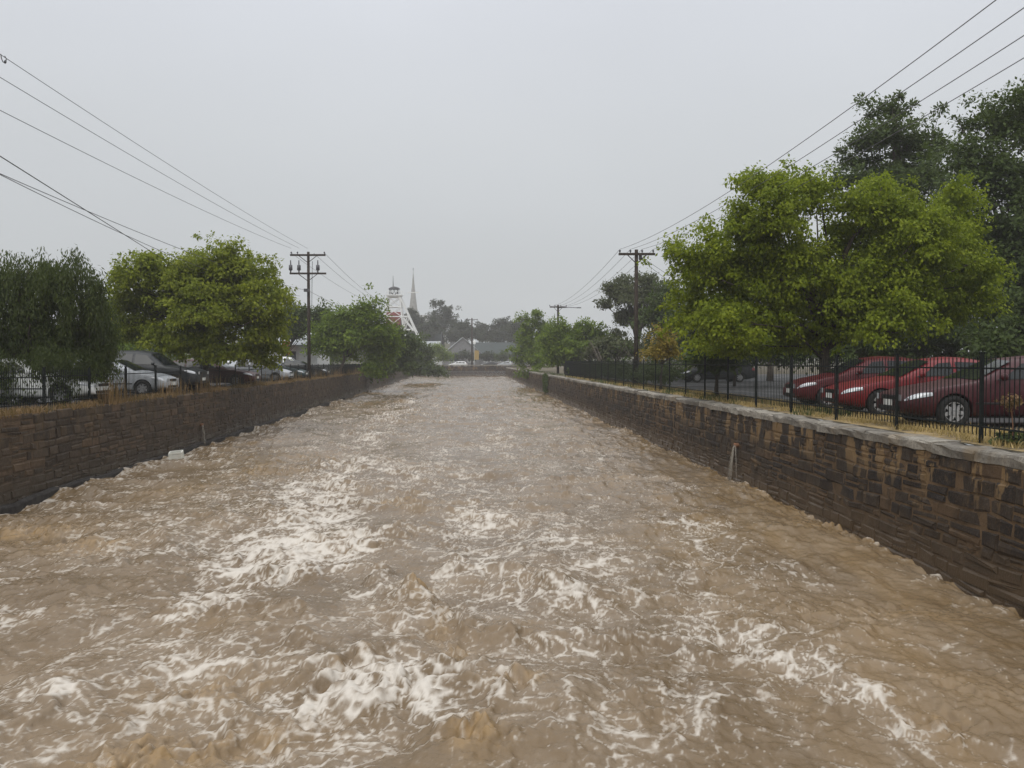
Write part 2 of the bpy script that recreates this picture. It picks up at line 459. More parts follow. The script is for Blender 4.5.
# ------------------------------------------------------------------ GROUND
t = N('ground_soil_and_dry_grass'); c = t.coords()
k = t.ramp(t.noise(.5, 6, .65, c), .4, .62); g = t.noise(9, 5, .7, c)
col = t.mix(k, (.055, .046, .028), (.12, .092, .046))
col = t.mix(t.ramp(g, .5, .7, 0, .6), col, (.06, .06, .028))
M['ground'] = t.bsdf(Base_Color=col, Roughness=.95, Normal=t.bump(g, .8, .05))
t = N('wet_asphalt'); c = t.coords()
g = t.noise(30, 4, .7, c)
M['asphalt'] = t.bsdf(Base_Color=t.mix(g, (.02, .02, .0205), (.045, .044, .043)), Roughness=t.ramp(t.noise(.8, 4, .6, c), .4, .6, .5, .85), Normal=t.bump(g, .4, .01))
gb = MB()
BIG = 735.
yb = [-40, FAR + .25, BIG]
for side in (0, 1):
    if side == 0:
        xs = lambda y: wall_l(y) - .3
        gb.add([(-BIG, -40, GZ), (xs(-40), -40, GZ), (xs(FAR + .25), FAR + .25, GZ), (-BIG, FAR + .25, GZ)], [(0, 1, 2, 3)])
    else:
        xs = lambda y: wall_r(y) + .3
        gb.add([(xs(-40), -40, GZ), (BIG, -40, GZ), (BIG, FAR + .25, GZ), (xs(FAR + .25), FAR + .25, GZ)], [(0, 1, 2, 3)])
gb.add([(-BIG, FAR + .25, GZ), (BIG, FAR + .25, GZ), (BIG, BIG, GZ), (-BIG, BIG, GZ)], [(0, 1, 2, 3)])
tag(gb.build('ground', M['ground']), kind='structure')
rb = MB(); rb.add([(wall_l(-14) - 2, -14, -1.2), (wall_r(-14) + 2, -14, -1.2), (wall_r(FAR) + 2, FAR + 2, -1.2), (wall_l(FAR) - 2, FAR + 2, -1.2)], [(0, 1, 2, 3)])
tag(rb.build('riverbed', M['ground']), kind='structure')
cp = MB()
cp.add([(wall_r(2) + 2.6, 2, GZ + .012), (60, 2, GZ + .012), (60, 90, GZ + .012), (wall_r(90) + 2.6, 90, GZ + .012)], [(0, 1, 2, 3)])
tag(cp.build('car_park', M['asphalt']), kind='structure')
cp = MB()
cp.add([(-70, 4, GZ + .012), (wall_l(4) - 1.6, 4, GZ + .012), (wall_l(110) - 1.6, 110, GZ + .012), (-70, 110, GZ + .012)], [(0, 1, 2, 3)])
tag(cp.build('car_park', M['asphalt']), kind='structure')
vg = MB()
for (ya, yb_) in zip(np.linspace(2, 76, 38)[:-1], np.linspace(2, 76, 38)[1:]):
    vg.add([(wall_r(ya) + .38, ya, GZ + .006), (wall_r(ya) + 2.5, ya, GZ + .006), (wall_r(yb_) + 2.5, yb_, GZ + .006), (wall_r(yb_) + .38, yb_, GZ + .006)], [(0, 1, 2, 3)])
M['straw'] = mottled('straw_litter', (.09, .07, .04), (.34, .245, .11), 1.1, .95, .6, .03)
tag(vg.build('verge', M['straw']), kind='structure')
# far hill
n = 60
hx, hy = np.meshgrid(np.linspace(-420, 420, n), np.linspace(225, 700, n))
hz = GZ - .6 + 13 * sstep(235, 430, hy) * (.6 + .5 * sstep(120, -150, hx)) + 2.2 * pn(hx * .012, hy * .012, 40) * sstep(235, 330, hy)
hz[0] = GZ - 1; hz[-1] = GZ - 1; hz[:, 0] = GZ - 1; hz[:, -1] = GZ - 1
hb = MB(); hb.add(np.stack([hx, hy, hz], -1).reshape(-1, 3), [(i * n + j, i * n + j + 1, (i + 1) * n + j + 1, (i + 1) * n + j) for i in range(n - 1) for j in range(n - 1)])
M['hillgrass'] = mottled('hill_scrub', (.035, .04, .02), (.07, .06, .03), .2, .95, .3, .2)
tag(hb.build('hill', M['hillgrass'], smooth=True), kind='structure')


def hill_z(x, y):
    return float(GZ - .6 + 13 * sstep(235, 430, np.float64(y)) * (.6 + .5 * sstep(120, -150, np.float64(x))))

# ------------------------------------------------------------------ STONE WALLS
def masonry(face, d0, d1, z0, z1, inward, name, mat, mortar, parent, ragged=0., batter=.10):
    """courses of rubble stone on the face x = face(d); inward = +1 if the channel lies at +x"""
    rng = np.random.default_rng({'right': 31, 'left': 58}[name])
    vs, fs, n = [], [], 0

    def put(d, z, out): return (d, z, out)

    def world(P):
        d, z, out = np.asarray(P, float).T
        k = np.clip((z1 - z) / .3, 0, 1)
        zz = z + k * (.045 * pn(d * .45, z * .9, 70) + .03 * pn(d * 1.7, z * 2.1, 71))
        return np.stack([face(d) + inward * (out + batter * (z1 - z) / (z1 - z0)), d + .05 * pn(d * .8, z * 3.1, 72), zz], -1)
    z = z0
    while z < z1 - .03:
        h = rng.choice([rng.uniform(.08, .14), rng.uniform(.14, .25), rng.uniform(.16, .30)]); zt = min(z + h, z1)
        if z1 - zt < .09: zt = z1
        d = d0 + rng.uniform(0, .3)
        while d < d1:
            L = rng.uniform(.18, .60) * (1 + .5 * (h > .18))
            e = min(d + L, d1)
            sub = [(z, zt)]
            if zt - z > .15 and rng.random() < .4:
                zm = z + (zt - z) * rng.uniform(.4, .6); sub = [(z, zm), (zm, zt)]
            for (a, b) in sub:
                g = .009
                j = lambda s=.02: rng.normal(0, s)
                da, db = d + g + j(.012), e - g + j(.012)
                if db - da < .05: continue
                zb_, zt_ = a + g, b - g + (rng.uniform(-.5, 1) * ragged if b >= z1 - .01 else 0)
                o = abs(rng.normal(.005, .009)); bev = min(.03, (b - a) * .22)
                tl = rng.normal(0, .012)
                base = [(da, zb_ + j(.012), -.05), (db, zb_ + j(.012), -.05), (db + j(.015), zt_ + j(.012), -.05), (da + j(.015), zt_ + j(.012), -.05)]
                rim = [(p[0], p[1], o - .004) for p in base]
                fr = [(da + bev + abs(j(.01)), zb_ + bev + j(.005), o + bev * .6 + tl), (db - bev - abs(j(.01)), zb_ + bev + j(.005), o + bev * .6 - tl),
                      (db - bev - abs(j(.01)), zt_ - bev + j(.005), o + bev * .6 - tl + j(.006)), (da + bev + abs(j(.01)), zt_ - bev + j(.005), o + bev * .6 + tl + j(.006))]
                vs += [put(*p) for p in base + rim + fr]
                for k in range(4):
                    l = (k + 1) % 4
                    fs.append((n + k, n + l, n + 4 + l, n + 4 + k)); fs.append((n + 4 + k, n + 4 + l, n + 8 + l, n + 8 + k))
                fs.append((n + 8, n + 9, n + 10, n + 11))
                n += 12
            d = e
        z = zt
    if inward > 0: fs = [f[::-1] for f in fs]
    b = MB(); b.add(world(vs), fs); o = b.build('masonry', mat, parent)
    # the bed of mortar behind the stones
    b = MB()
    for (ya, yb_) in zip(np.linspace(d0, d1, 41)[:-1], np.linspace(d0, d1, 41)[1:]):
        p = [put(ya, z0, .007), put(yb_, z0, .007), put(yb_, z1 - .01, .007), put(ya, z1 - .01, .007)]
        k = [(face(y) - inward * .45, y, zz) for (y, zz) in ((ya, z0), (yb_, z0), (yb_, z1 - .01), (ya, z1 - .01))]
        b.add(np.concatenate([world(p), np.array(k)]), [(0, 1, 2, 3), (3, 2, 6, 7), (4, 5, 1, 0)])
    b.build('mortar_bed', mortar, parent)
    return o


wr = tag(empty('stone_wall', (0, 0, 0)), 'dark rubble stone channel wall with pale coping along the right bank below the red cars', 'wall')
masonry(wall_r, 1., FAR, -.9, GZ - .165, -1, 'right', M['stone_r'], M['mortar'], wr)
cb = MB(); d = 1.; rng = np.random.default_rng(5)
while d < FAR - .5:
    L = rng.uniform(.8, 1.9); e = min(d + L, FAR)
    o = rng.normal(0, .014); zt = GZ - .015 + rng.normal(0, .010); w = .40 + rng.normal(0, .015); hgt = .17
    sec = [(-.05 + o, zt - hgt), (-.062 + o, zt - .05), (-.045 + o, zt - .018), (-.01 + o, zt), (w - .03, zt + .012), (w, zt - .02), (w, zt - hgt)]
    m = max(3, int(L / .22)); ys = np.linspace(d + .003, e - .003, m)
    v = []
    for y in ys:
        for (a, zz) in sec: v.append((wall_r(y) + a + rng.normal(0, .013), y + rng.normal(0, .006), zz + rng.normal(0, .010)))
    k = len(sec)
    f = [(i * k + j, i * k + (j + 1) % k, (i + 1) * k + (j + 1) % k, (i + 1) * k + j) for i in range(m - 1) for j in range(k)]
    f += [tuple(range(k))[::-1], tuple((m - 1) * k + j for j in range(k))]
    cb.add(v, f); d = e
cb.build('coping', M['coping'], wr)

wl = tag(empty('stone_wall', (0, 0, 0)), 'brown rubble stone channel wall with dead grass along its top on the left bank', 'wall')
masonry(wall_l, 1., FAR, -.9, GZ + .02, +1, 'left', M['stone_l'], M['mortar_l'], wl, ragged=.05)
lb = MB(); rng = np.random.default_rng(8)
ys = np.arange(14, 78, .45); v = []
sec = [(.08, -.5), (.08, .10), (.12, .14), (.20, .13), (.23, .08), (.22, -.5)]
for y in ys:
    j = .05 * pn(y * .4, 0 * y + .3, 50); j2 = .05 * pn(y * 1.7, 0 * y + .7, 51) + .09 * pn(y * .25, 0 * y + .1, 52)
    for (a, z) in sec: v.append((wall_l(y) + a + float(j) + rng.normal(0, .008), y, z + float(j2) + rng.normal(0, .008)))
k = len(sec); m = len(ys)
lb.add(v, [(i * k + j, i * k + (j + 1) % k, (i + 1) * k + (j + 1) % k, (i + 1) * k + j) for i in range(m - 1) for j in range(k)] + [tuple(range(k))[::-1], tuple((m - 1) * k + j for j in range(k))])
lb.build('ledge', M['concrete'], wl)

wf = tag(empty('stone_wall', (0, 0, 0)), 'distant low stone wall across the end of the river below parked cars', 'wall')
fb = MB()
# far wall runs across; rows of stones
x = wall_l(FAR) - 4
rng = np.random.default_rng(9)
z = -.9
while z < GZ + .3:
    x = wall_l(FAR) - 4 + rng.uniform(0, .4)
    while x < wall_r(FAR) + 12:
        L = rng.uniform(.5, 1.2)
        fb.box((x + L / 2, FAR + .4 + rng.normal(0, .02), z + .16), (L - .03, .5, .30)); x += L
    z += .33
fb.build('masonry', M['stone_r'], wf)
cb = MB(); cb.box(((wall_l(FAR) + wall_r(FAR)) / 2 + 4, FAR + .4, GZ + .52), (wall_r(FAR) - wall_l(FAR) + 16, .7, .22)); cb.build('coping', M['coping'], wf)


def drain(face, inward, d, z, parent, jet_label, reach, w):
    b = MB(); x0 = face(d)
    b.tube([(x0 - inward * .25, d, z), (x0 + inward * .14, d, z - .01), (x0 + inward * .17, d, z - .012)], [.07, .07, .078], 12)
    b.build('drain_pipe', M['pipe'], parent, smooth=True)
    j = MB(); rg = np.random.default_rng(3)
    for k in range(8):
        s = rg.uniform(.6, 1.); oy = rg.normal(0, .02)
        pts = []
        for q in np.linspace(0, 1, 8):
            pts.append((x0 + inward * (.15 + reach * s * q), d + oy + rg.normal(0, .01) + (oy * w * q), z - (z - .02) * q ** 1.7))
        j.tube(pts, np.linspace(.016, .006, 8) * rg.uniform(.5, 1.4), 5)
    o = j.build('water_jet', M['jet'], smooth=True)
    tag(o, jet_label, 'water jet')


t = N('falling_water')
M['jet'] = t.bsdf(Base_Color=(.36, .33, .28), Roughness=.25, IOR=1.33, Alpha=.42)
p = at(745, 455, 24.5)
drain(wall_r, -1, 24.0, 1.05, wr, 'jet of drain water spilling from the dark right-hand wall into the river', .2, 12)
drain(wall_l, 1, 34.5, .85, wl, 'thin trickle of drain water running down the brown left-hand wall', .12, 3)

# ------------------------------------------------------------------ FENCES
def picket_fence(xf, slope, d0, spacing, n, height, label, base_z, pitch, gap_under):
    root = tag(empty('picket_fence', (0, 0, 0)), label, 'fence')
    fx = lambda d: xf + slope * d
    post = None
    for i in range(n):
        d = d0 + spacing * i
        if post is None:
            b = MB(); b.box((0, 0, height / 2 + .02), (.052, .052, height + .04)); b.box((0, 0, height + .05), (.07, .07, .02))
            post = b.build('post', M['darksteel'], root); o = post
        else:
            o = post.copy(); COL.objects.link(o); o.parent = root
        o.location = (fx(d), d, base_z)
    # one welded panel per bay
    b = MB(); m = int(spacing / pitch)
    dirv = np.array((slope, 1., 0)); L = spacing
    for zr in (gap_under + .14, height - .2):
        a = dirv * .03; e = dirv * (L - .03)
        b.box(((a + e) / 2 + np.array((0, 0, zr)))[:3], (.03, L - .07, .028), -math.atan(slope))
    for k in range(1, m):
        p = dirv * (L * k / m)
        hh = height - gap_under
        b.box((p[0], p[1], gap_under + hh / 2 - .03), (.0125, .0125, hh - .06))
        q = np.array((p[0], p[1], height - .06)); s_ = .0085
        b.add([q + (-s_, -s_, 0), q + (s_, -s_, 0), q + (s_, s_, 0), q + (-s_, s_, 0), q + (0, 0, .07)], [(0, 1, 4), (1, 2, 4), (2, 3, 4), (3, 0, 4), (0, 3, 2, 1)])
    pan = None
    for i in range(n - 1):
        d = d0 + spacing * i
        if pan is None: pan = b.build('picket_panel', M['darksteel'], root); o = pan
        else:
            o = pan.copy(); COL.objects.link(o); o.parent = root
        o.location = (fx(d), d, base_z)
    return root


SPR = 2.72
picket_fence(8.08, -.0435, 13.55 - 3 * SPR, SPR, 27, 1.40, 'tall black steel picket fence on the right bank in front of the red cars', GZ, .115, .13)
SPL = 2.83
picket_fence(-11.15, -.0646, 28.6 - 6 * SPL, SPL, 34, 1.10, 'low dark picket fence on the left bank in front of the silver and dark cars', GZ, .11, .06)

# ------------------------------------------------------------------ CARS
def chaikin(P, it=2):
    for _ in range(it):
        q = [P[0]]
        for a, b in zip(P[:-1], P[1:]):
            q += [a * .75 + b * .25, a * .25 + b * .75]
        q.append(P[-1]); P = np.array(q)
    return P


KINDS = {
    # L, W, top profile (x,z), half width plan (x,f), belt z, cabin edge half-width f, windscreen x0,x1, rear glass x0,x1, roof, wheel radius, axles
    'sedan': dict(L=4.75, W=1.80, top=[(0, .56), (.10, .67), (.55, .80), (1.40, .94), (2.22, 1.37), (2.75, 1.42), (3.25, 1.395), (3.55, 1.33), (4.12, 1.06), (4.60, 1.01), (4.75, .82)],
                  belt=.90, ws=(1.42, 2.16), rw=(3.60, 4.08), side=[(1.72, 2.30, 2.62), (2.70, 2.70, 3.62)], r=.315, ax=(.90, 3.68), zb=.20),
    'hatch': dict(L=4.15, W=1.72, top=[(0, .58), (.10, .70), (.50, .84), (1.15, .97), (2.0, 1.40), (2.5, 1.46), (3.2, 1.43), (3.6, 1.36), (4.02, 1.0), (4.15, .72)],
                  belt=.92, ws=(1.17, 1.95), rw=(3.66, 3.98), side=[(1.55, 2.1, 2.42), (2.50, 2.50, 3.35)], r=.30, ax=(.82, 3.38), zb=.20),
    'wagon': dict(L=4.85, W=1.80, top=[(0, .58), (.10, .70), (.55, .82), (1.40, .96), (2.18, 1.40), (2.7, 1.46), (3.6, 1.45), (4.3, 1.40), (4.68, 1.02), (4.85, .75)],
                  belt=.92, ws=(1.42, 2.12), rw=(4.34, 4.66), side=[(1.74, 2.26, 2.6), (2.68, 2.68, 3.5), (3.58, 3.58, 4.25)], r=.315, ax=(.90, 3.70), zb=.20),
    'suv': dict(L=4.85, W=1.88, top=[(0, .72), (.08, .92), (.45, 1.06), (1.30, 1.14), (1.98, 1.70), (2.5, 1.78), (3.8, 1.78), (4.45, 1.74), (4.75, 1.14), (4.85, .8)],
                belt=1.12, ws=(1.32, 1.93), rw=(4.48, 4.72), side=[(1.62, 2.06, 2.55), (2.64, 2.64, 3.5), (3.6, 3.6, 4.36)], r=.37, ax=(.92, 3.72), zb=.30),
    'van': dict(L=4.8, W=1.85, top=[(0, .9), (.06, 1.02), (.35, 1.12), (.62, 1.2), (1.35, 1.9), (1.9, 2.02), (3.8, 2.03), (4.6, 2.0), (4.76, 1.2), (4.8, .8)],
                belt=1.14, ws=(.66, 1.3), rw=(4.62, 4.74), side=[(.98, 1.4, 2.0), (2.1, 2.1, 3.2), (3.3, 3.3, 4.4)], r=.33, ax=(.85, 3.7), zb=.25),
}


def car_fn(K):
    L, W = K['L'], K['W']
    tx = np.array([p[0] for p in K['top']]); tz = np.array([p[1] for p in K['top']])

    def ztop(x):
        k = .05
        return float(np.mean([np.interp(x + o, tx, tz) for o in (-k, 0, k)])) if .1 < x < L - .1 else float(np.interp(x, tx, tz))

    def hw(x):
        e = min(x, L - x); c = np.interp(e, [0, .06, .25, .7, 1.5], [.70, .84, .93, .985, 1.0])
        return W / 2 * float(c)

    def section(x):
        zt = ztop(x); w = hw(x); zb = K['zb'] + .10 * float(np.interp(min(x, L - x), [0, .5], [1, 0]))
        belt = min(K['belt'] + .03 * x / L, zt - .05 - .012 * min(1, x))
        cab = np.clip((zt - K['belt'] - .06) / .35, 0, 1)
        yt = w * (.86 * (1 - cab) + .70 * cab) ; cr = .03 + .02 * cab
        mid = zb + (belt - zb) * .52
        P = np.array([(0, zb), (w * .80, zb), (w * .955, zb + .06), (w, mid), (w * .955, belt), (yt, zt - cr), (0, zt)])
        return P
    return section


def body_mesh(K):
    L = K['L']; sec = car_fn(K)
    xs = np.unique(np.concatenate([np.linspace(0, L, 76), [.03, .06, L - .03, L - .06]]))
    rows = []
    for x in xs:
        half = chaikin(sec(x), 2)                       # bottom centre -> top centre
        full = np.concatenate([half, (half[1:-1] * (-1, 1))[::-1]])
        rows.append([(x, p[0], p[1]) for p in full])
    k = len(rows[0]); m = len(xs)
    v = [p for r_ in rows for p in r_]
    f = [(i * k + j, (i + 1) * k + j, (i + 1) * k + (j + 1) % k, i * k + (j + 1) % k) for i in range(m - 1) for j in range(k)]
    f += [tuple(range(k)), tuple((m - 1) * k + j for j in range(k))[::-1]]
    me = bpy.data.meshes.new('body'); me.from_pydata(v, [], f)
    bm = bmesh.new(); bm.from_mesh(me); bmesh.ops.recalc_face_normals(bm, faces=bm.faces); bm.to_mesh(me); bm.free()
    o = bpy.data.objects.new('tmp_body', me); COL.objects.link(o)
    cut = MB()
    for ax in K['ax']:
        for s in (-1, 1):
            y = s * K['W'] / 2
            cut.tube([(ax, y - s * .27, K['r']), (ax, y + s * .15, K['r'])], K['r'] * 1.16, 28)
    co = cut.build('tmp_cut', M['blacktrim'])
    bmc = bmesh.new(); bmc.from_mesh(co.data); bmesh.ops.recalc_face_normals(bmc, faces=bmc.faces); bmc.to_mesh(co.data); bmc.free()
    co.data.materials.clear()
    md = o.modifiers.new('b', 'BOOLEAN'); md.operation = 'DIFFERENCE'; md.object = co; md.solver = 'EXACT'
    dg = bpy.context.evaluated_depsgraph_get()
    new = bpy.data.meshes.new_from_object(o.evaluated_get(dg))
    bpy.data.objects.remove(o); bpy.data.objects.remove(co)
    new.name = 'body'
    new.polygons.foreach_set('use_smooth', [True] * len(new.polygons))
    try: new.set_sharp_from_angle(angle=R(38))
    except Exception: pass
    return new


CARS = {}


def make_car(kind):
    """nose at x = 0, car stretches to +x, wheels on z = 0"""
    K = KINDS[kind]; sec = car_fn(K); W = K['W']; L = K['L']
    root = empty('parked_car')
    me = body_mesh(K); me.materials.clear(); me.materials.append(PAINTS['silver'])
    b = bpy.data.objects.new('body', me); COL.objects.link(b); b.parent = root

    def side_pt(x, f, s, off=.008):
        P = sec(x); a, c = P[4], P[5]
        q = a + (c - a) * f; nrm = np.array((c[1] - a[1], -(c[0] - a[0]))); nrm /= np.linalg.norm(nrm)
        q = q + nrm * off
        return (x, s * q[0], q[1])

    def top_pt(x, f, off=.010):
        P = sec(x); a, c = P[5], P[6]
        y = a[0] * abs(f); z = c[1] + (a[1] - c[1]) * abs(f)
        return (x - off * .6 if x < L / 2 else x + off * .6, math.copysign(y, f), z + off)
    for s in (-1, 1):
        for (xa, xt, xb) in K['side']:
            m = MB(); n = 8; v = []
            for i in range(n + 1):
                q = i / n
                lo = xa + (xb - xa) * q; up = xt + (xb - .02 - xt) * q
                v += [side_pt(lo, .10, s), side_pt((lo + up) / 2, .45, s, .012), side_pt(up, .82, s)]
            f = []
            for i in range(n):
                for j in range(2):
                    g = (i * 3 + j, (i + 1) * 3 + j, (i + 1) * 3 + j + 1, i * 3 + j + 1)
                    f.append(g if s < 0 else g[::-1])
            m.add(v, f); m.build('side_window', M['glass'], root, smooth=True)
    for nm, (xa, xb), in (('windscreen', K['ws']), ('rear_window', K['rw'])):
        m = MB(); v = []; nx, ny = 6, 8
        for i in range(nx + 1):
            for j in range(ny + 1): v.append(top_pt(xa + (xb - xa) * i / nx, (-1 + 2 * j / ny) * .86))
        m.add(v, [(i * (ny + 1) + j, i * (ny + 1) + j + 1, (i + 1) * (ny + 1) + j + 1, (i + 1) * (ny + 1) + j) for i in range(nx) for j in range(ny)])
        m.build(nm, M['glass'], root, smooth=True)
    zn = K['top'][1][1]
    hl = zn - .06

    def surf(x, z, s, off):
        P = chaikin(sec(x), 2); k = np.argmax(P[:, 0]); up = P[k:]
        y = np.interp(z, up[:, 1], up[:, 0]) if z > P[k, 1] else np.interp(z, P[:k + 1, 1], P[:k + 1, 0])
        return (x, s * (y + off), z)
    for s in (-1, 1):
        # head lamp wraps round the front corner
        m = MB(); v = []; n = 8
        for i in range(n + 1):
            q = i / n; xx = .02 + .46 * q ** 1.5
            zc = hl - .02 + .07 * q; hh = .075 * (1 - .55 * q)
            for dz in (-hh, 0, hh): v.append(surf(xx, min(zc + dz, sec(xx)[5][1] - .01), s, .010 if dz else .02))
        # carry it onto the nose
        v2 = []
        for yy in (.35, .62):
            w = sec(.0)[3][0]
            for dz in (-.06, 0, .06): v2.append((-.012, s * w * (yy + .3), hl - .03 + dz))
        f = [(i * 3 + j, (i + 1) * 3 + j, (i + 1) * 3 + j + 1, i * 3 + j + 1) for i in range(n) for j in range(2)]
        f += [(n * 3 + 3 + j, n * 3 + 6 + j, n * 3 + 7 + j, n * 3 + 4 + j) for j in range(2)]
        m.add(v + v2, f); m.build('headlight', M['lens'], root, smooth=True)
        m = MB(); v = []; n = 5
        for i in range(n + 1):
            xx = L - .02 - .28 * i / n
            zc = K['belt'] - .08
            for dz in (-.09, 0, .09): v.append(surf(xx, min(zc + dz, sec(xx)[5][1] - .01), s, .010))
        m.add(v, [(i * 3 + j, (i + 1) * 3 + j, (i + 1) * 3 + j + 1, i * 3 + j + 1) for i in range(n) for j in range(2)])
        m.build('tail_light', M['tail'], root, smooth=True)
        # mirror
        xm = K['side'][0][0] + .12; p = side_pt(xm, .12, s)
        m = MB(); r_ = []
        for i in range(7):
            a = i / 6 * math.pi
            r_.append((p[0] - .02 + .0 * i, p[1] + s * (.05 + .10 * (i / 6)), p[2] + .05))
        m.tube(r_, [.02, .055, .075, .08, .075, .06, .02], 10); m.build('mirror', PAINTS['silver'], root, smooth=True)
        # sill / bumper rub strip and door handles
        for xh in ([K['side'][0][2] - .12, K['side'][-1][2] - .22]):
            m = MB(); P = side_pt(xh, -.22, s, .012); m.box(P, (.16, .025, .03)); m.build('door_handle', M['blacktrim'], root)
        m = MB(); xs = np.linspace(K['ax'][0] + K['r'] * 1.25, K['ax'][1] - K['r'] * 1.25, 12)
        m.tube([surf(x, K['zb'] + .28, s, .004) for x in xs], .018, 6); m.build('rub_strip', M['blacktrim'], root, smooth=True)
    # grille, intake, plates
    w0 = sec(0)[3][0]
    m = MB(); m.box((-.008, 0, hl - .03), (.03, w0 * .95, .09))
    for k in range(4): m.box((-.026, 0, hl - .06 + .022 * k), (.01, w0 * .9, .008))
    m.build('grille', M['blacktrim'], root)
    m = MB(); m.box((.0, 0, K['zb'] + .16), (.03, w0 * 1.5, .09)); m.build('air_intake', M['blacktrim'], root)
    m = MB(); m.box((-.02, 0, K['zb'] + .27), (.012, .37, .12)); m.build('number_plate', M['plate'], root)
    m = MB(); m.box((L + .01, 0, K['zb'] + .40), (.012, .37, .12)); m.build('number_plate', M['plate'], root)
    # wheels
    r = K['r']; wheel = None
    for ax in K['ax']:
        for s in (-1, 1):
            if wheel is None:
                m = MB(); prof = [(-.09, r * .62), (-.10, r * .80), (-.095, r * .93), (-.07, r), (.07, r), (.095, r * .93), (.10, r * .80), (.09, r * .62)]
                n = 36; v = [(p[1] * math.cos(a), p[0], p[1] * math.sin(a)) for a in np.arange(n) * 2 * np.pi / n for p in prof]
                k = len(prof); m.add(v, [(i * k + j, i * k + (j + 1) % k, ((i + 1) % n) * k + (j + 1) % k, ((i + 1) % n) * k + j) for i in range(n) for j in range(k)])
                wheel = m.build('wheel', M['tyre'], root, smooth=True)
                m = MB(); n = 36
                # rim dish, spokes, hub: outer face at -y
                for (ra, ya, rb_, yb_) in ((r * .66, -.085, r * .58, -.088), (r * .58, -.088, r * .56, -.02),):
                    v = [(ra * math.cos(a), ya, ra * math.sin(a)) for a in np.arange(n) * 2 * np.pi / n] + [(rb_ * math.cos(a), yb_, rb_ * math.sin(a)) for a in np.arange(n) * 2 * np.pi / n]
                    m.add(v, [(i, (i + 1) % n, n + (i + 1) % n, n + i) for i in range(n)])
                for q in range(7):
                    a = q * 2 * math.pi / 7; ca, sa = math.cos(a), math.sin(a)
                    w1, w2 = .045, .03
                    p = lambda rr, t_, y: (rr * ca - t_ * sa, y, rr * sa + t_ * ca)
                    m.add([p(.04, -w1, -.075), p(.04, w1, -.075), p(r * .6, w2, -.082), p(r * .6, -w2, -.082), p(.04, -w1, -.04), p(.04, w1, -.04), p(r * .6, w2, -.05), p(r * .6, -w2, -.05)],
                          [(0, 1, 2, 3), (0, 3, 7, 4), (1, 5, 6, 2), (2, 6, 7, 3), (4, 7, 6, 5)])
                m.tube([(0, -.09, 0), (0, -.03, 0)], [.055, .06], 14)
                m.build('rim', M['rim'], wheel)
                m = MB(); m.tube([(0, -.015, 0), (0, .06, 0)], r * .60, 24); m.build('brake_drum', M['blacktrim'], wheel)
                o = wheel
            else: o = copy_tree(wheel, root)
            o.location = (ax, s * (W / 2 - .125), r)
            o.rotation_euler = (0, random.uniform(0, 6), 0) if s < 0 else (0, random.uniform(0, 6), math.pi)
    m = MB(); m.box((L / 2, 0, K['zb'] + .03), (L * .82, W * .62, .1)); m.build('underbody', M['blacktrim'], root)
    return root


def place_car(kind, pcol, x, y, rz, label, group, z=GZ + .013, cat='car'):
    if kind not in CARS: CARS[kind] = make_car(kind); r = CARS[kind]
    else: r = copy_tree(CARS[kind])
    r.location = (x, y, z); r.rotation_euler = (0, 0, rz)
    tag(r, label, cat, group)
    for ch in r.children:
        if ch.name.startswith(('body', 'mirror')):
            ch.material_slots[0].link = 'OBJECT'; ch.material_slots[0].material = PAINTS[pcol]
    return r


GR, GL = 'cars parked along the right bank', 'cars parked along the left bank'
# y below is the car's near side
def right_car(kind, c, nose, near, label, rz=0.): return place_car(kind, c, nose, near + KINDS[kind]['W'] / 2, rz, label, GR)
def left_car(kind, c, nose, near, label, rz=math.pi): return place_car(kind, c, nose, near + KINDS[kind]['W'] / 2, rz, label, GL)


right_car('sedan', 'maroon', 7.72, 16.5, 'dark maroon sedan with silver wheels, nearest of the red cars behind the black fence')
right_car('sedan', 'red', 7.82, 20.0, 'bright red sedan parked between the dark maroon sedan and a darker red car')
right_car('hatch', 'darkred', 7.95, 23.5, 'dark red hatchback parked farthest along the row of red cars')
place_car('wagon', 'charcoal', 10.6, 54., R(8), 'dark grey wagon standing on the asphalt beyond the red cars', GR)
place_car('van', 'whitecar', 21.6, 47., R(-6), 'white van half hidden under the dark trees behind the red cars', None, cat='van')
left_car('sedan', 'whitecar', -12.75, 25.6, 'white sedan parked behind the drooping pepper tree')
left_car('hatch', 'silver', -12.95, 31.6, 'silver hatchback parked nose to the fence beside the charcoal four-wheel drive')
left_car('suv', 'charcoal', -13.05, 35.0, 'tall charcoal four-wheel drive parked behind the silver hatchback')
left_car('wagon', 'rust', -13.6, 44.5, 'dusty maroon wagon parked under the yellow-green ash tree')
left_car('hatch', 'silver', -14.1, 53.5, 'silver grey hatchback parked just before the left-bank utility pole')
left_car('sedan', 'teal', -14.6, 59.5, 'dark teal sedan parked beside the left-bank utility pole')
left_car('sedan', 'charcoal', -15.4, 70.5, 'charcoal sedan parked past the utility pole under dense trees')
for (px, d, kd, c_, lb_) in ((236, 62, 'sedan', 'whitecar', 'white sedan in the back row behind the dusty maroon wagon'),
                            (262, 66, 'hatch', 'pale', 'pale hatchback in the back row seen under the ash tree'),
                            (292, 78, 'suv', 'whitecar', 'white four-wheel drive in front of the white cottage'),
                            (20, 48, 'hatch', 'whitecar', 'white hatchback in the back row glimpsed through the pepper tree')):
    p = at(px, 362, d); place_car(kd, c_, p[0] + 2, d, math.pi + R(4), lb_, 'cars in the back row of the left car park')
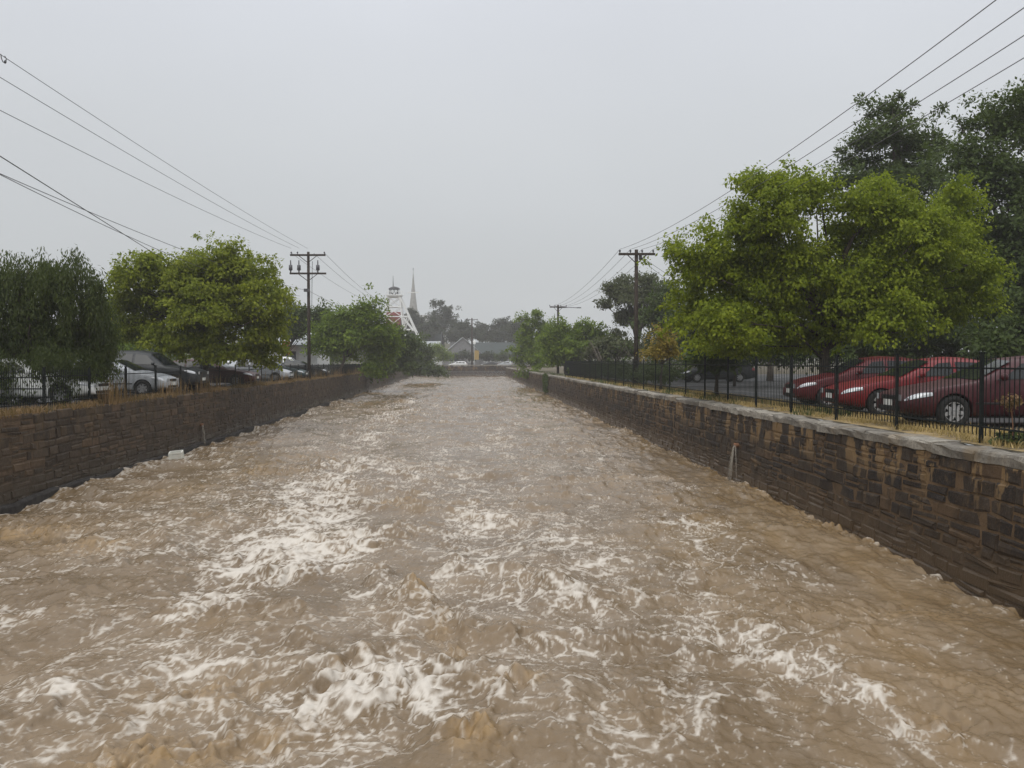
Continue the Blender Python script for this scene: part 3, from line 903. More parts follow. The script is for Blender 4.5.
for (px, d, kd, c_, rz, lb_) in ((448, 213, 'wagon', 'whitecar', 0., 'white wagon parked above the distant wall'),
                                (480, 216, 'sedan', 'charcoal', R(20), 'dark sedan parked above the distant wall beside the yellow sign'),
                                (497, 214, 'hatch', 'silver', R(-10), 'silver hatchback parked above the distant wall at its right end')):
    p = at(px, 362, d); place_car(kd, c_, p[0], d, rz, lb_, 'cars parked above the distant wall', GZ + .002)

# ------------------------------------------------------------------ POLES AND WIRES
def pole(base, height, arms, label, extra=None, r0=.17):
    root = tag(empty('utility_pole', base), label, 'utility pole')
    b = MB(); b.tube([(0, 0, -.1), (0, 0, height * .5), (0, 0, height)], [r0, r0 * .86, r0 * .72], 12); b.build('pole_shaft', M['pole'], root, smooth=True)
    for (z, hw_, ins) in arms:
        b = MB(); b.box((0, -.16, z), (hw_ * 2, .1, .13))
        for s in (-1, 1): b.bar((s * hw_ * .5, -.16, z - .06), (0, -.14, z - .55), .035)
        b.build('crossarm', M['pole'], root)
        for x, big in ins:
            b = MB()
            if big:
                b.tube([(x, -.16, z + .05), (x, -.16, z + .2), (x, -.16, z + .24), (x, -.16, z + .6), (x, -.16, z + .62), (x, -.16, z + .95)], [.05, .05, .14, .13, .05, .04], 8)
            else:
                b.tube([(x, -.16, z + .06), (x, -.16, z + .12), (x, -.16, z + .15), (x, -.16, z + .20), (x, -.16, z + .25)], [.02, .03, .06, .055, .02], 8)
            b.build('insulator', M['porcelain'], root, smooth=True)
    if extra: extra(root)
    return root


def wire(pts, label, sag=.0, r=.011, group=None, name='power_line'):
    a, b_ = np.array(pts[0], float), np.array(pts[1], float)
    q = np.linspace(0, 1, 40)[:, None]
    P = a + (b_ - a) * q; P[:, 2] -= (4 * sag * q * (1 - q))[:, 0]
    b = MB(); b.tube(P, r, 5); return tag(b.build(name, M['wire'], smooth=True), label, 'power line', group)


# left line
pL = at(309, 362, 62); pL[2] = GZ


def exL(root):
    b = MB(); b.box((-.1, -.2, 6.5), (.36, .2, .22)); b.build('junction_box', M['porcelain'], root)
    b = MB(); b.tube([(.32, -.1, 8.6), (.3, -.12, 7.9), (.26, -.14, 5.2)], .02, 5); b.build('down_lead', M['wire'], root)


pole(pL, 9.3, [(9.05, 1.28, [(-1.2, 0), (-.75, 0), (1.2, 0)]), (7.72, 1.32, [(-1.25, 1), (-.65, 1), (.72, 1)])], 'dark timber utility pole with two crossarms on the left bank', exL, .135)
LN = 'three overhead wires running to the left-bank pole'
for k, (y0, ox, lab) in enumerate(((52, -.02, 'topmost of the three wires running down to the left-bank pole'), (75, -.6, 'middle one of the three wires running down to the left-bank pole'), (108, -1.2, 'lowest of the three wires running down to the left-bank pole'))):
    e = pL + np.array((ox, -.16, 9.3))
    dn = 22.
    n0 = at(0, y0, dn); # the wire crosses the picture edge here, then carries on to a pole behind
    s = n0 + (n0 - e) * .42
    m_ = .35; w_ = wire((s, e), lab, m_, .0095, LN)
    # sag lifts the passing point back onto the line
    w_.location = (0, 0, 4 * m_ * (.296) * (1 - .296) * .8)
pL2 = np.array((-21., 118., GZ))
for ox, lab in ((-1.2, 'left wire running from the left-bank pole to the far trees'), (.4, 'centre wire running from the left-bank pole to the far trees'), (1.2, 'right wire running from the left-bank pole to the far trees')):
    wire((pL + np.array((ox, 0, 9.2)), at(382 + ox * 4, 304, 125)), lab, .5, .013, 'wires running from the left-bank pole to the far trees')
wire((at(-70, 112, 16), at(190, 276, 46)), 'thick service cable dropping steeply into the ash tree on the left', .0, .014, name='service_cable')
wire((at(-70, 143, 18), at(309, 291, 61.8)), 'upper of two thin service wires meeting the middle of the left-bank pole', .35, .010, 'thin service wires on the left', 'service_cable')
wire((at(-70, 139, 18), at(300, 296, 61.8)), 'lower of two thin service wires meeting the middle of the left-bank pole', .6, .010, 'thin service wires on the left', 'service_cable')
wire((at(309, 291, 61.9), at(372, 318, 100)), 'short wire sloping from the left-bank pole down into the trees', .2, .012, name='service_cable')
# small strain insulator on the upper wire at the edge of the picture
ins = tag(empty('wire_connector', at(4, 58, 22.2)), 'small dark loop connector hanging on the top left wire', 'connector')
b = MB(); b.tube([(-.08, 0, .10), (-.07, 0, 0), (-.03, 0, -.1), (.03, 0, -.13)], .012, 6); b.tube([(.02, 0, .05), (.06, 0, -.02), (.04, 0, -.12)], .012, 6); b.build('jumper_loop', M['wire'], ins)
b = MB(); b.tube([(.02, 0, -.14), (.03, 0, -.1), (.04, 0, -.06)], [.02, .035, .02], 8); b.build('insulator', M['porcelain'], ins)

# right line
pR1 = at(636, 362, 48); pR1[2] = GZ
pR2 = at(558, 362, 97); pR2[2] = GZ
pR0 = pR1 + (pR1 - pR2); 


def exR1(root):
    b = MB(); b.tube([(.22, -.05, 7.0), (.22, -.05, 7.08), (.22, -.05, 7.35), (.22, -.05, 7.42)], [.04, .1, .09, .03], 10); b.build('transformer', M['porcelain'], root, smooth=True)


def exR2(root):
    b = MB(); b.tube([(.1, -.2, 7.45), (1.2, -.3, 7.5), (2.2, -.35, 7.45)], .035, 6); b.box((2.35, -.35, 7.45), (.5, .16, .1)); b.build('street_lamp_arm', M['porcelain'], root)


o4 = [(-.95, 0), (-.36, 0), (.30, 0), (.92, 0)]
pole(pR1, 7.62, [(7.35, 1.02, o4)], 'tall dark timber utility pole with one crossarm behind the right fence', exR1, .135)
pole(pR2, 7.8, [(7.55, .95, o4)], 'far dark utility pole with a lamp arm above the right-bank bushes', exR2, .15)
NMS = ('first', 'second', 'third', 'fourth')
for k, (ox, _) in enumerate(o4):
    top = np.array((ox, -.16, 7.62))
    wire((pR0 + top + (0, 0, -.12), pR1 + top), '%s from the left of the four wires crossing the upper right sky' % NMS[k], .95, .009, 'four wires crossing the upper right sky')
    wire((pR1 + top, pR2 + top - (0, 0, 0)), '%s from the left of the four wires between the two right-bank poles' % NMS[k], .7, .010, 'four wires between the two right-bank poles')
wire((pR1 + (.2, 0, 7.3), at(720, 305, 36)), 'short wire from the right-bank pole into the big ash tree', .1, .012, name='service_cable')
wire((pR1 + (.3, 0, 7.05), at(720, 312, 36)), 'lower short wire from the right-bank pole into the big ash tree', .15, .012, name='service_cable')
# far pole beyond the end wall
pF = at(472, 362, 225); pF[2] = GZ
pole(pF, 12.9, [(12.5, 1.6, [(-1.4, 0), (0, 0), (1.4, 0)])], 'tall thin utility pole standing beyond the distant wall', None, .24)
wire((pF + (0, 0, 12.5), at(540, 336, 170)), 'wire running from the far pole to the right-bank trees', 1.2, .03)
wire((pF + (-1, 0, 10), at(400, 331, 230)), 'wire running from the far pole to the poppet head', .6, .03)

# ------------------------------------------------------------------ TREES
def make_tree(name, label, cat, base, lobes, mat, n_leaf, leaf=.13, clump=.55, per=60, droop=.4, strand=0., trunk_r=.18, group=None, aspect=.55,
              shell=2.2, seed=0, bark='bark', limbs=22, fork=.35):
    """lobes: world ellipsoids (cx,cy,cz,rx,ry,rz) that hold the foliage"""
    rg = np.random.default_rng(seed + 100)
    base = np.asarray(base, float); lobes = np.asarray(lobes, float)
    root = tag(empty(name, base), label, cat, group)
    vol = (lobes[:, 3] * lobes[:, 4] * lobes[:, 5]) ** .75; vol /= vol.sum()
    nc = max(8, n_leaf // per)
    k = rg.choice(len(lobes), nc, p=vol)
    u = rg.normal(size=(nc, 3)); u /= np.linalg.norm(u, axis=1)[:, None]
    u[:, 2] = np.where(u[:, 2] < -.55, -u[:, 2] * .8, u[:, 2])
    rr = rg.random(nc) ** (1 / shell)
    rr *= 1 + .30 * rg.normal(size=nc) * (rr > .65)
    cen = lobes[k, :3] + u * rr[:, None] * lobes[k, 3:]
    cs = clump * rg.uniform(.55, 1.35, nc)
    # leaves round each clump
    ci = np.repeat(np.arange(nc), per); n = len(ci)
    g = rg.normal(size=(n, 3)); g /= np.linalg.norm(g, axis=1)[:, None] + 1e-9
    g[:, 2] = np.where(g[:, 2] < -.5, -g[:, 2] * .6, g[:, 2])
    pos = cen[ci] + g * (rg.random(n) ** .5)[:, None] * cs[ci][:, None]
    if strand:
        fall = rg.random(n)
        pos = cen[ci] + g * .16 * cs[ci][:, None] / clump * np.array((1, 1, .3)) + np.stack([rg.normal(0, .05, n), rg.normal(0, .05, n), -fall * strand * cs[ci] / clump], -1)
    crown_c = (lobes[:, :3] * vol[:, None]).sum(0)
    outw = pos - cen[ci]; outw /= np.linalg.norm(outw, axis=1)[:, None] + 1e-9
    o2 = pos - crown_c; o2 /= np.linalg.norm(o2, axis=1)[:, None] + 1e-9
    axis = outw * .5 + o2 * .3 + rg.normal(size=(n, 3)) * .55 + np.array((0, 0, -droop)); axis /= np.linalg.norm(axis, axis=1)[:, None]
    nrm = np.array((0, 0, 1.)) * .9 + o2 * .8 + rg.normal(size=(n, 3)) * .55
    side = np.cross(axis, nrm); side /= np.linalg.norm(side, axis=1)[:, None] + 1e-9
    sz = leaf * rg.uniform(.6, 1.35, n)
    a = axis * sz[:, None]; s_ = side * (sz * aspect * .5)[:, None]
    bend = np.cross(side, axis) * (sz * .12)[:, None]
    v = np.stack([pos, pos + a * .45 + s_ - bend, pos + a - bend * 2.2, pos + a * .45 - s_ - bend], 1).reshape(-1, 3) - base
    # yellower, younger leaves on the outer clumps
    tint = np.clip(rg.random(nc)[ci] * .6 + .4 * rg.random(n), 0, 1)
    quads_mesh('crown', v, mat, root, tint)
    # trunk with limbs that reach the clumps
    tb = MB(); top = crown_c - base; top = np.array((top[0] * .7, top[1] * .7, max(top[2] * .9, .5)))
    f0 = top * fork; wob = rg.normal(0, .06, 3) * (1, 1, 0)
    tb.tube([(0, 0, -.15), f0 * .5 + wob, f0, top * (fork + .3) + wob, top], np.array((1.25, 1., .85, .55, .2)) * trunk_r, 8)
    pick = rg.choice(nc, min(limbs, nc), replace=False)
    for j in pick:
        e = cen[j] - base
        st = top * (fork + .55 * rg.random())
        m1 = st * .6 + e * .4 + np.array((0, 0, .12 * np.linalg.norm(e - st))) + rg.normal(0, .1, 3)
        rr0 = trunk_r * rg.uniform(.22, .42)
        tb.tube([st, m1, st * .25 + e * .75 + rg.normal(0, .06, 3), e], np.array((1, .7, .4, .15)) * rr0, 6)
    tb.build('trunk', M[bark], root, smooth=True)
    return root


def plobes(lst, d, depth=.8, jit=.5, seed=1):
    """crown lobes measured on the photo (px, py, r) at their real distance d"""
    rg = np.random.default_rng(seed); out = []
    for q in lst:
        px, py, r = q[:3]; rv = q[3] if len(q) > 3 else r
        dd = d + rg.uniform(-jit, jit) * r * d / FPX * 1.2
        p = at(px, py, dd); w = r * d / FPX
        out.append((*p, w, max(w * depth, .5), rv * d / FPX))
    return out


M['ash'] = leaf_mat('ash_leaves', (.09, .14, .010), (.34, .39, .026), .65)
M['ashl'] = leaf_mat('ash_leaves_pale', (.10, .14, .013), (.34, .37, .032), .65)
M['pepper'] = leaf_mat('pepper_tree_leaves', (.026, .042, .013), (.08, .10, .026), .4)
M['green'] = leaf_mat('mid_green_leaves', (.055, .11, .012), (.22, .29, .028), .55)
M['dark'] = leaf_mat('dark_evergreen_leaves', (.032, .053, .016), (.088, .122, .030), .4)
M['gum'] = leaf_mat('gum_tree_leaves', (.04, .05, .024), (.10, .11, .046), .35)
M['autumn'] = leaf_mat('turning_leaves', (.17, .10, .02), (.36, .29, .05), .5)
M['hazy'] = leaf_mat('far_tree_leaves', (.018, .026, .016), (.045, .055, .03), .3)
M['dry'] = leaf_mat('dry_grass_blades', (.30, .215, .09), (.56, .42, .19), .4)
M['deadred'] = leaf_mat('dead_grass_blades', (.12, .07, .034), (.30, .19, .09), .3)
M['greenblade'] = leaf_mat('green_grass_blades', (.04, .06, .02), (.1, .12, .045), .3)

# right bank, near to far
make_tree('ash_tree', 'big bright yellow-green ash tree behind the red cars on the right bank', 'tree', (10.6, 29, GZ),
          plobes([(708, 250, 24, 26), (690, 275, 22), (718, 280, 34), (695, 318, 28), (722, 335, 32, 26), (740, 224, 18, 22), (750, 250, 32), (765, 195, 28, 22), (792, 192, 24, 20), (775, 225, 30), (812, 205, 26), 
                  (745, 295, 36), (785, 275, 36), (770, 325, 40, 34), (815, 290, 36), (800, 345, 36, 18), (865, 215, 26, 26), (885, 200, 18, 18), (850, 245, 28), (905, 225, 30), (930, 245, 30), (890, 255, 34), (870, 290, 36),
                  (915, 285, 38), (955, 215, 20, 26), (945, 250, 24), (968, 245, 22), (960, 280, 28), (985, 275, 20), (940, 315, 32, 24), (975, 305, 22), (890, 325, 38, 28), (845, 328, 36, 28), (735, 350, 30, 14), 
                  (676, 255, 10), (752, 183, 10, 12), (812, 186, 10, 12), (960, 192, 9, 12), (875, 188, 9, 10)], 28, 1., 1.3, 3),
          M['ash'], 150000, .112, .33, 50, .75, aspect=.66, shell=4.5, trunk_r=.2, seed=1, limbs=34)
make_tree('evergreen_tree', 'open-crowned dark evergreen rising above the big ash tree', 'tree', (*at(893, 362, 46)[:2], GZ),
          plobes([(893, 118, 34, 24), (868, 150, 30, 18), (915, 150, 34, 20), (850, 182, 28, 14), (885, 178, 34, 18), (930, 185, 34, 20), (845, 165, 14, 14), (865, 205, 34, 20), (905, 215, 40, 24), (938, 150, 14, 12), (900, 250, 40, 30), (890, 140, 40, 26), (880, 165, 44, 24), (905, 190, 46, 26), (865, 190, 40, 18)][:11] + [(890, 140, 34, 16), (905, 190, 40, 20), (836, 188, 16, 10), (860, 170, 22, 12), (925, 165, 24, 14)], 46, .95, .6, 4),
          M['dark'], 34000, .2, .5, 60, .1, trunk_r=.24, seed=2, limbs=40, shell=1.6)
make_tree('evergreen_tree', 'dense dark green tree rising at the right edge behind the ash tree', 'tree', (*at(1010, 362, 37)[:2], GZ),
          plobes([(1000, 140, 44), (1040, 120, 40), (965, 170, 34), (1000, 190, 50), (960, 215, 34), (1050, 190, 60), (990, 250, 50), (1040, 270, 60), (1015, 320, 55, 45), (1060, 340, 60), (970, 130, 16), (1016, 100, 16)], 37, .9, .6, 5),
          M['dark'], 62000, .18, .6, 55, .3, trunk_r=.28, seed=3, limbs=30)
for (px, d, w, hgt, sd, lab) in ((717, 31.5, 16, 44, 15, 'narrow dark shrub close behind the fence left of the red cars'), (735, 45, 60, 40, 11, 'wide dark leafy shrub under the left side of the big ash tree'), (830, 44, 70, 46, 12, 'dark leafy shrub behind the bright red sedan'),
                                (930, 42, 75, 52, 13, 'dark leafy shrub beside the white van'), (1030, 33, 70, 50, 14, 'dark leafy shrub at the right edge behind the maroon sedan')):
    make_tree('shrub', lab, 'shrub', (*at(px, 362, d)[:2], GZ), plobes([(px, 352, w * .6, hgt * .5), (px - w * .5, 358, w * .4, hgt * .45), (px + w * .5, 356, w * .45, hgt * .45), (px, 335, w * .45, hgt * .4)], d, .6, .4, sd),
              M['dark'], 9000, .2, .55, 45, .3, trunk_r=.08, seed=sd, limbs=10, group='dark shrubs behind the right car park')
make_tree('young_tree', 'small tree with orange and yellow turning leaves behind the right fence', 'tree', (*at(660, 362, 38)[:2], GZ),
          plobes([(663, 335, 9, 13), (658, 349, 12, 10), (669, 347, 11, 12), (653, 356, 12, 6), (675, 355, 9, 7)], 38, .9, .4, 6), M['autumn'], 2600, .13, .3, 40, .5, trunk_r=.06, seed=4, limbs=10)
make_tree('gum_tree', 'tall grey-green gum tree with open crown behind the right-bank pole', 'tree', (*at(638, 362, 88)[:2], GZ),
          plobes([(640, 285, 24, 10), (615, 294, 16, 12), (605, 306, 10, 8), (632, 300, 22, 14), (655, 298, 20, 18), (625, 318, 12, 12), (618, 335, 7, 9), (650, 320, 18, 16)], 88, .9, .5, 7),
          M['gum'], 15000, .3, .7, 50, .6, trunk_r=.35, seed=5, limbs=30, shell=1.7)
make_tree('cypress_tree', 'dark cypress thicket between the gum tree and the ash tree', 'tree', (*at(668, 362, 70)[:2], GZ),
          plobes([(668, 300, 14, 18), (655, 320, 18, 22), (680, 310, 20, 25), (665, 345, 30, 18), (690, 340, 25, 20)], 70, .9, .4, 8), M['dark'], 13000, .26, .6, 50, .0, trunk_r=.25, seed=6, limbs=14)
for (lb, px, d, L_, mt, nl, sd) in (('pale green bushy tree leaning over the right wall where it ends', 533, 118, [(534, 325, 13, 14), (526, 345, 14, 16), (545, 342, 16, 18), (530, 362, 16, 12), (522, 372, 10, 9), (546, 362, 14, 10), (536, 316, 6, 6), (522, 352, 8, 16), (530, 376, 10, 6), (518, 362, 7, 12), (545, 352, 18, 16), (528, 335, 12, 16), (540, 328, 12, 12), (550, 335, 12, 14), (535, 350, 18, 22)], 'green', 19000, 21),
                                    ('bright green bush second from the end of the right wall', 562, 93, [(560, 335, 14, 14), (552, 348, 14, 14), (572, 345, 14, 14), (565, 360, 18, 8), (555, 362, 16, 8), (562, 350, 22, 14)], 'green', 14000, 22),
                                    ('leafy green bush below the far right-bank pole', 588, 92, [(583, 335, 15, 12), (598, 342, 13, 12), (588, 352, 20, 12), (605, 352, 14, 10), (575, 352, 16, 14)], 'green', 17000, 23),
                                    ('low dusty brown-green scrub behind the right fence left of the tall pole', 618, 78, [(612, 350, 18, 9), (630, 352, 16, 8), (600, 355, 14, 7)], 'gum', 9000, 24)):
    make_tree('bush', lb, 'bush', (*at(px + 4, 362, d)[:2], GZ), plobes(L_, d, .8, .4, sd), M[mt], nl, .3, .6, 45, .2, trunk_r=.12, seed=sd, limbs=14, group='bushes along the right wall')

hl = []  # low foliage added to darken the view through the far fence, replacing shade cloth
for d in np.arange(41, 80, 1.6): hl.append((8.08 - .0435 * d + 1.3 + .25 * math.sin(d * 1.7), d, GZ + .55, .75, 1.1, .62 + .12 * math.sin(d * 2.9)))
make_tree('backing_hedge', 'low dark leafy backing added behind the far part of the right-bank fence in place of its shade cloth', 'backing_hedge', (8.08 - .0435 * 60 + 1.3, 60, GZ), hl, M['dark'], 17000, .17, .3, 40, .2, trunk_r=.05, seed=90, limbs=26)
# left bank
make_tree('pepper_tree', 'dark drooping pepper tree overhanging the fence in front of the white sedan', 'tree', (*at(28, 362, 27.5)[:2], GZ),
          plobes([(15, 275, 36, 22), (60, 275, 34, 20), (-20, 290, 40, 30), (30, 310, 44, 26), (80, 300, 30, 24), (5, 340, 36, 18), (60, 330, 34, 20), (-30, 340, 40, 26), (45, 262, 12, 10), (88, 268, 10, 10), (20, 358, 34, 14), (62, 356, 26, 14), (-10, 366, 30, 14), (50, 285, 20, 40), (92, 355, 14, 14), (30, 372, 26, 10), (75, 370, 22, 12), (0, 378, 20, 10), (16, 256, 12, 8), (72, 256, 12, 9), (100, 285, 10, 20), (-15, 262, 14, 10)], 26, .9, .6, 9),
          M['pepper'], 62000, .12, .5, 55, 1.2, strand=.9, trunk_r=.2, seed=7, aspect=.3, limbs=30)
make_tree('pepper_tree', 'smaller dark pepper tree hanging down beside the silver hatchback', 'tree', (*at(99, 362, 27)[:2], GZ),
          plobes([(96, 310, 16, 20), (104, 335, 13, 22), (88, 330, 14, 20), (100, 355, 12, 14)], 27, .9, .4, 10), M['pepper'], 16000, .11, .4, 45, 1.2, strand=.8, trunk_r=.1, seed=8, aspect=.3, limbs=12)
make_tree('ash_tree', 'wide yellow-green ash tree over the charcoal four-wheel drive on the left', 'tree', (*at(206, 362, 42)[:2], GZ),
          plobes([(140, 280, 24), (125, 305, 20), (165, 290, 28), (190, 280, 24, 22), (222, 268, 24, 20), (245, 285, 28), (265, 305, 24), (205, 310, 36), (150, 318, 30), (240, 325, 34, 28), (275, 330, 16), (195, 340, 34, 14), (262, 345, 22, 20), (225, 258, 12, 10), (262, 268, 10, 8), (150, 262, 10, 9), (192, 262, 9, 10), (240, 250, 8, 8), (280, 300, 10, 14), (118, 285, 8, 14), (130, 335, 22, 16), (270, 280, 8), (180, 345, 20, 12), (185, 352, 26, 12), (225, 356, 26, 12), (255, 360, 20, 12), (160, 340, 22, 14), (275, 352, 14, 12), (205, 300, 50, 40)], 40, .9, .7, 11),
          M['ashl'], 80000, .15, .4, 46, .7, aspect=.66, shell=4., trunk_r=.18, seed=9, limbs=30)
for (lb, px, d, L_, mt, nl, sd) in (('green tree behind the left-bank pole beside the white cottage', 288, 84, [(285, 322, 12, 14), (300, 318, 12, 10), (292, 335, 14, 8), (322, 322, 14, 12), (330, 335, 14, 10)], 'dark', 14000, 31),
                                    ('dense green tree right of the left-bank pole overhanging the wall', 350, 80, [(365, 318, 20, 18), (345, 325, 20, 16), (330, 335, 16, 16), (378, 338, 18, 20), (360, 345, 26, 18), (385, 358, 14, 16), (340, 352, 18, 12), (368, 308, 8, 8), (392, 345, 8, 16), (372, 372, 12, 12), (325, 348, 16, 14), (355, 335, 30, 22)], 'green', 32000, 32),
                                    ('dark green tree trailing its branches into the river past the overhanging tree', 385, 98, [(392, 345, 13, 14), (405, 350, 12, 14), (380, 350, 12, 14), (375, 372, 12, 10), (398, 366, 14, 8)], 'dark', 15000, 33),
                                    ('low dark bank bush at the far end of the left wall', 415, 135, [(412, 352, 12, 14), (424, 358, 10, 12), (418, 370, 16, 7), (432, 372, 10, 5)], 'dark', 14000, 34),
                                    ('rounded green bush in front of the distant white-roofed house', 436, 200, [(436, 352, 9, 7), (428, 355, 8, 7), (444, 358, 8, 5)], 'green', 7000, 35)):
    make_tree('bank_tree', lb, 'tree', (*at(px - 12, 362, d)[:2], GZ), plobes(L_, d, .8, .4, sd), M[mt], nl, .27 if d < 90 else .4, .6 + d / 400, 45, .3, trunk_r=.16, seed=sd, limbs=14, group='trees along the left wall')
for (px, d, w, h, mt, lab) in ((118, 70, 30, 34, 'green', 'green backdrop tree filling the gap between the pepper trees and the left ash tree'), (300, 110, 30, 30, 'green', 'green backdrop tree behind the left-bank pole'), (60, 75, 70, 22, 'dark', 'dark backdrop tree behind the white hatchback at the far left'), (140, 95, 45, 18, 'dark', 'dark backdrop tree seen over the charcoal four-wheel drive'),
                              (225, 100, 60, 30, 'green', 'green backdrop tree behind the trunk of the left ash tree'), (262, 105, 30, 16, 'dark', 'dark backdrop tree between the left ash tree and the white cottage'), (325, 120, 34, 22, 'dark', 'dark backdrop tree behind the white cottage roof')):
    make_tree('backdrop_tree', lab, 'tree', (*at(px, 362, d)[:2], GZ), plobes([(px, 362 - h, w * .5, h * .8), (px - w * .5, 360 - h * .5, w * .4, h * .8), (px + w * .5, 360 - h * .5, w * .4, h * .8), (px, 360, w * .9, h * .4)], d, .5, .4, px),
              M[mt], 9000, .34, .7, 45, .2, trunk_r=.18, seed=px, limbs=12, group='backdrop trees behind the left car park')
for (px, d, w, h, lab) in ((700, 62, 40, 60, 'low dark backdrop tree behind the left edge of the big ash tree'), (770, 58, 70, 120, 'dark backdrop tree behind the left half of the big ash tree'), (860, 60, 60, 130, 'dark backdrop tree behind the middle of the big ash tree'), (950, 52, 60, 120, 'dark backdrop tree behind the right part of the big ash tree')):
    make_tree('backdrop_tree', lab, 'tree', (*at(px, 362, d)[:2], GZ), plobes([(px, 362 - h * .7, w * .7, h * .25), (px - w * .4, 362 - h * .45, w * .5, h * .3), (px + w * .4, 362 - h * .45, w * .5, h * .3), (px, 362 - h * .15, w * .9, h * .2)], d, .5, .4, px),
              M['dark'], 15000, .3, .7, 50, .2, trunk_r=.2, seed=px, limbs=12, group='backdrop trees behind the big ash tree')
# far trees on the hill
FT = [('far tree closing the gap above the long dark roof', 508, 280, [(506, 336, 12, 8), (516, 340, 10, 8), (496, 340, 10, 6)], 49),
      ('tall far pine with a split crown right of the spire', 440, 300, [(438, 305, 10, 5), (450, 312, 7, 6), (432, 318, 9, 6), (445, 322, 9, 5), (436, 332, 14, 10), (452, 332, 10, 10), (444, 314, 12, 9), (440, 324, 13, 9), (450, 322, 12, 9)], 41),
      ('round far tree in front of the spire foot', 413, 290, [(412, 318, 8, 9), (405, 326, 9, 9), (420, 326, 8, 8)], 42),
      ('broad far tree behind the grey gabled house', 462, 280, [(462, 328, 8, 6), (470, 334, 8, 7), (455, 338, 12, 8)], 43),
      ('dark far tree with flat top behind the long dark roof', 500, 290, [(502, 326, 7, 7), (494, 330, 7, 6), (508, 332, 8, 9), (490, 338, 10, 6)], 44),
      ('small pointed far tree left of the flat-topped one', 482, 310, [(482, 330, 5, 6), (478, 336, 7, 6), (486, 338, 6, 5)], 45),
      ('far tree peeping out left of the end bush on the right', 517, 250, [(518, 330, 7, 8), (522, 338, 8, 8)], 46),
      ('dark far tree between the poppet head and the white-roofed house', 422, 270, [(424, 334, 9, 8), (432, 330, 8, 8), (418, 342, 10, 8)], 47),
      ('far tree filling the gap behind the poppet head', 390, 300, [(388, 330, 10, 9), (378, 335, 10, 9), (398, 335, 10, 9)], 48)]
for (lb, px, d, L_, sd) in FT:
    p = at(px, 362, d)
    make_tree('hill_tree', lb, 'tree', (p[0], p[1], hill_z(p[0], p[1]) - .3), plobes(L_, d, .9, .4, sd), M['hazy'], 7000, .7, 1.0, 36, .2, trunk_r=.35, seed=sd, limbs=14, group='trees on the far hill')
for i, (px, d, lab) in enumerate(((505, 224, 'dark garden shrub behind the far silver hatchback'), (488, 232, 'garden shrub right of the yellow sign'), (464, 228, 'garden shrub left of the far utility pole'), (522, 222, 'garden shrub at the right end of the distant wall'))):
    make_tree('shrub', lab, 'shrub', (*at(px, 362, d)[:2], GZ), plobes([(px, 357, 8, 5), (px + 7, 358, 6, 4), (px - 6, 358, 6, 4)], d, .8, .4, 60 + i), M['hazy'] if i else M['dark'], 1600, .5, .8, 36, .2, trunk_r=.1, seed=60 + i, limbs=8, group='garden shrubs above the distant wall')

# ------------------------------------------------------------------ FAR BUILDINGS
def house(name, label, cat, px, d, w, depth, wall_h, roof_h, wallm, roofm, rz=0., z=GZ, ridge_x=True, wins=(), over=.4, chimney=None):
    p = at(px, 362, d); root = tag(empty(name, (p[0], p[1], z), rz), label, cat)
    b = MB(); b.box((0, 0, wall_h / 2 - .1), (w, depth, wall_h + .2)); 
    g = .02
    if ridge_x: b.add([(-w / 2, -depth / 2, wall_h), (-w / 2, depth / 2, wall_h), (-w / 2, 0, wall_h + roof_h - .05), (w / 2, -depth / 2, wall_h), (w / 2, depth / 2, wall_h), (w / 2, 0, wall_h + roof_h - .05)], [(0, 1, 2), (3, 5, 4), (0, 2, 5, 3), (1, 4, 5, 2)])
    else: b.add([(-w / 2, -depth / 2, wall_h), (w / 2, -depth / 2, wall_h), (0, -depth / 2, wall_h + roof_h - .05), (-w / 2, depth / 2, wall_h), (w / 2, depth / 2, wall_h), (0, depth / 2, wall_h + roof_h - .05)], [(0, 1, 2), (3, 5, 4), (0, 2, 5, 3), (1, 4, 5, 2)])
    b.build('wall', wallm, root)
    b = MB(); t_ = .12
    hw_, hd = w / 2 + over, depth / 2 + over
    if ridge_x:
        e = roof_h / (depth / 2) * over
        for s in (-1, 1):
            q = [(-hw_, s * hd, wall_h - e), (hw_, s * hd, wall_h - e), (hw_, 0, wall_h + roof_h), (-hw_, 0, wall_h + roof_h)]
            q += [(a, c_, z_ + t_) for a, c_, z_ in q]
            b.add(q, [(3, 2, 1, 0), (4, 5, 6, 7), (0, 1, 5, 4), (1, 2, 6, 5), (3, 0, 4, 7)])
    else:
        e = roof_h / (w / 2) * over
        for s in (-1, 1):
            q = [(s * hw_, -hd, wall_h - e), (s * hw_, hd, wall_h - e), (0, hd, wall_h + roof_h), (0, -hd, wall_h + roof_h)]
            q += [(a, c_, z_ + t_) for a, c_, z_ in q]
            b.add(q, [(3, 2, 1, 0), (4, 5, 6, 7), (0, 1, 5, 4), (1, 2, 6, 5), (3, 0, 4, 7)])
    rf = b.build('roof', roofm, root)
    if chimney:
        b = MB(); b.box((chimney, 0, wall_h + roof_h + .3), (.7, .7, 1.4)); b.box((chimney, 0, wall_h + roof_h + 1.05), (.85, .85, .15)); b.build('chimney', M['brickred'], rf)
    for (x, zc, ww, hh) in wins:
        y = -depth / 2
        b = MB()
        for (cx, cz, sx, sz) in ((x, zc + hh / 2, ww + .2, .1), (x, zc - hh / 2, ww + .2, .12), (x - ww / 2, zc, .1, hh), (x + ww / 2, zc, .1, hh), (x, zc, .08, hh)): b.box((cx, y - .04, cz), (sx, .09, sz))
        f = b.build('window', M['white'], root)
        b = MB(); b.box((x, y - .012, zc), (ww - .08, .03, hh - .06)); b.build('pane', M['pane'], f)
    return root


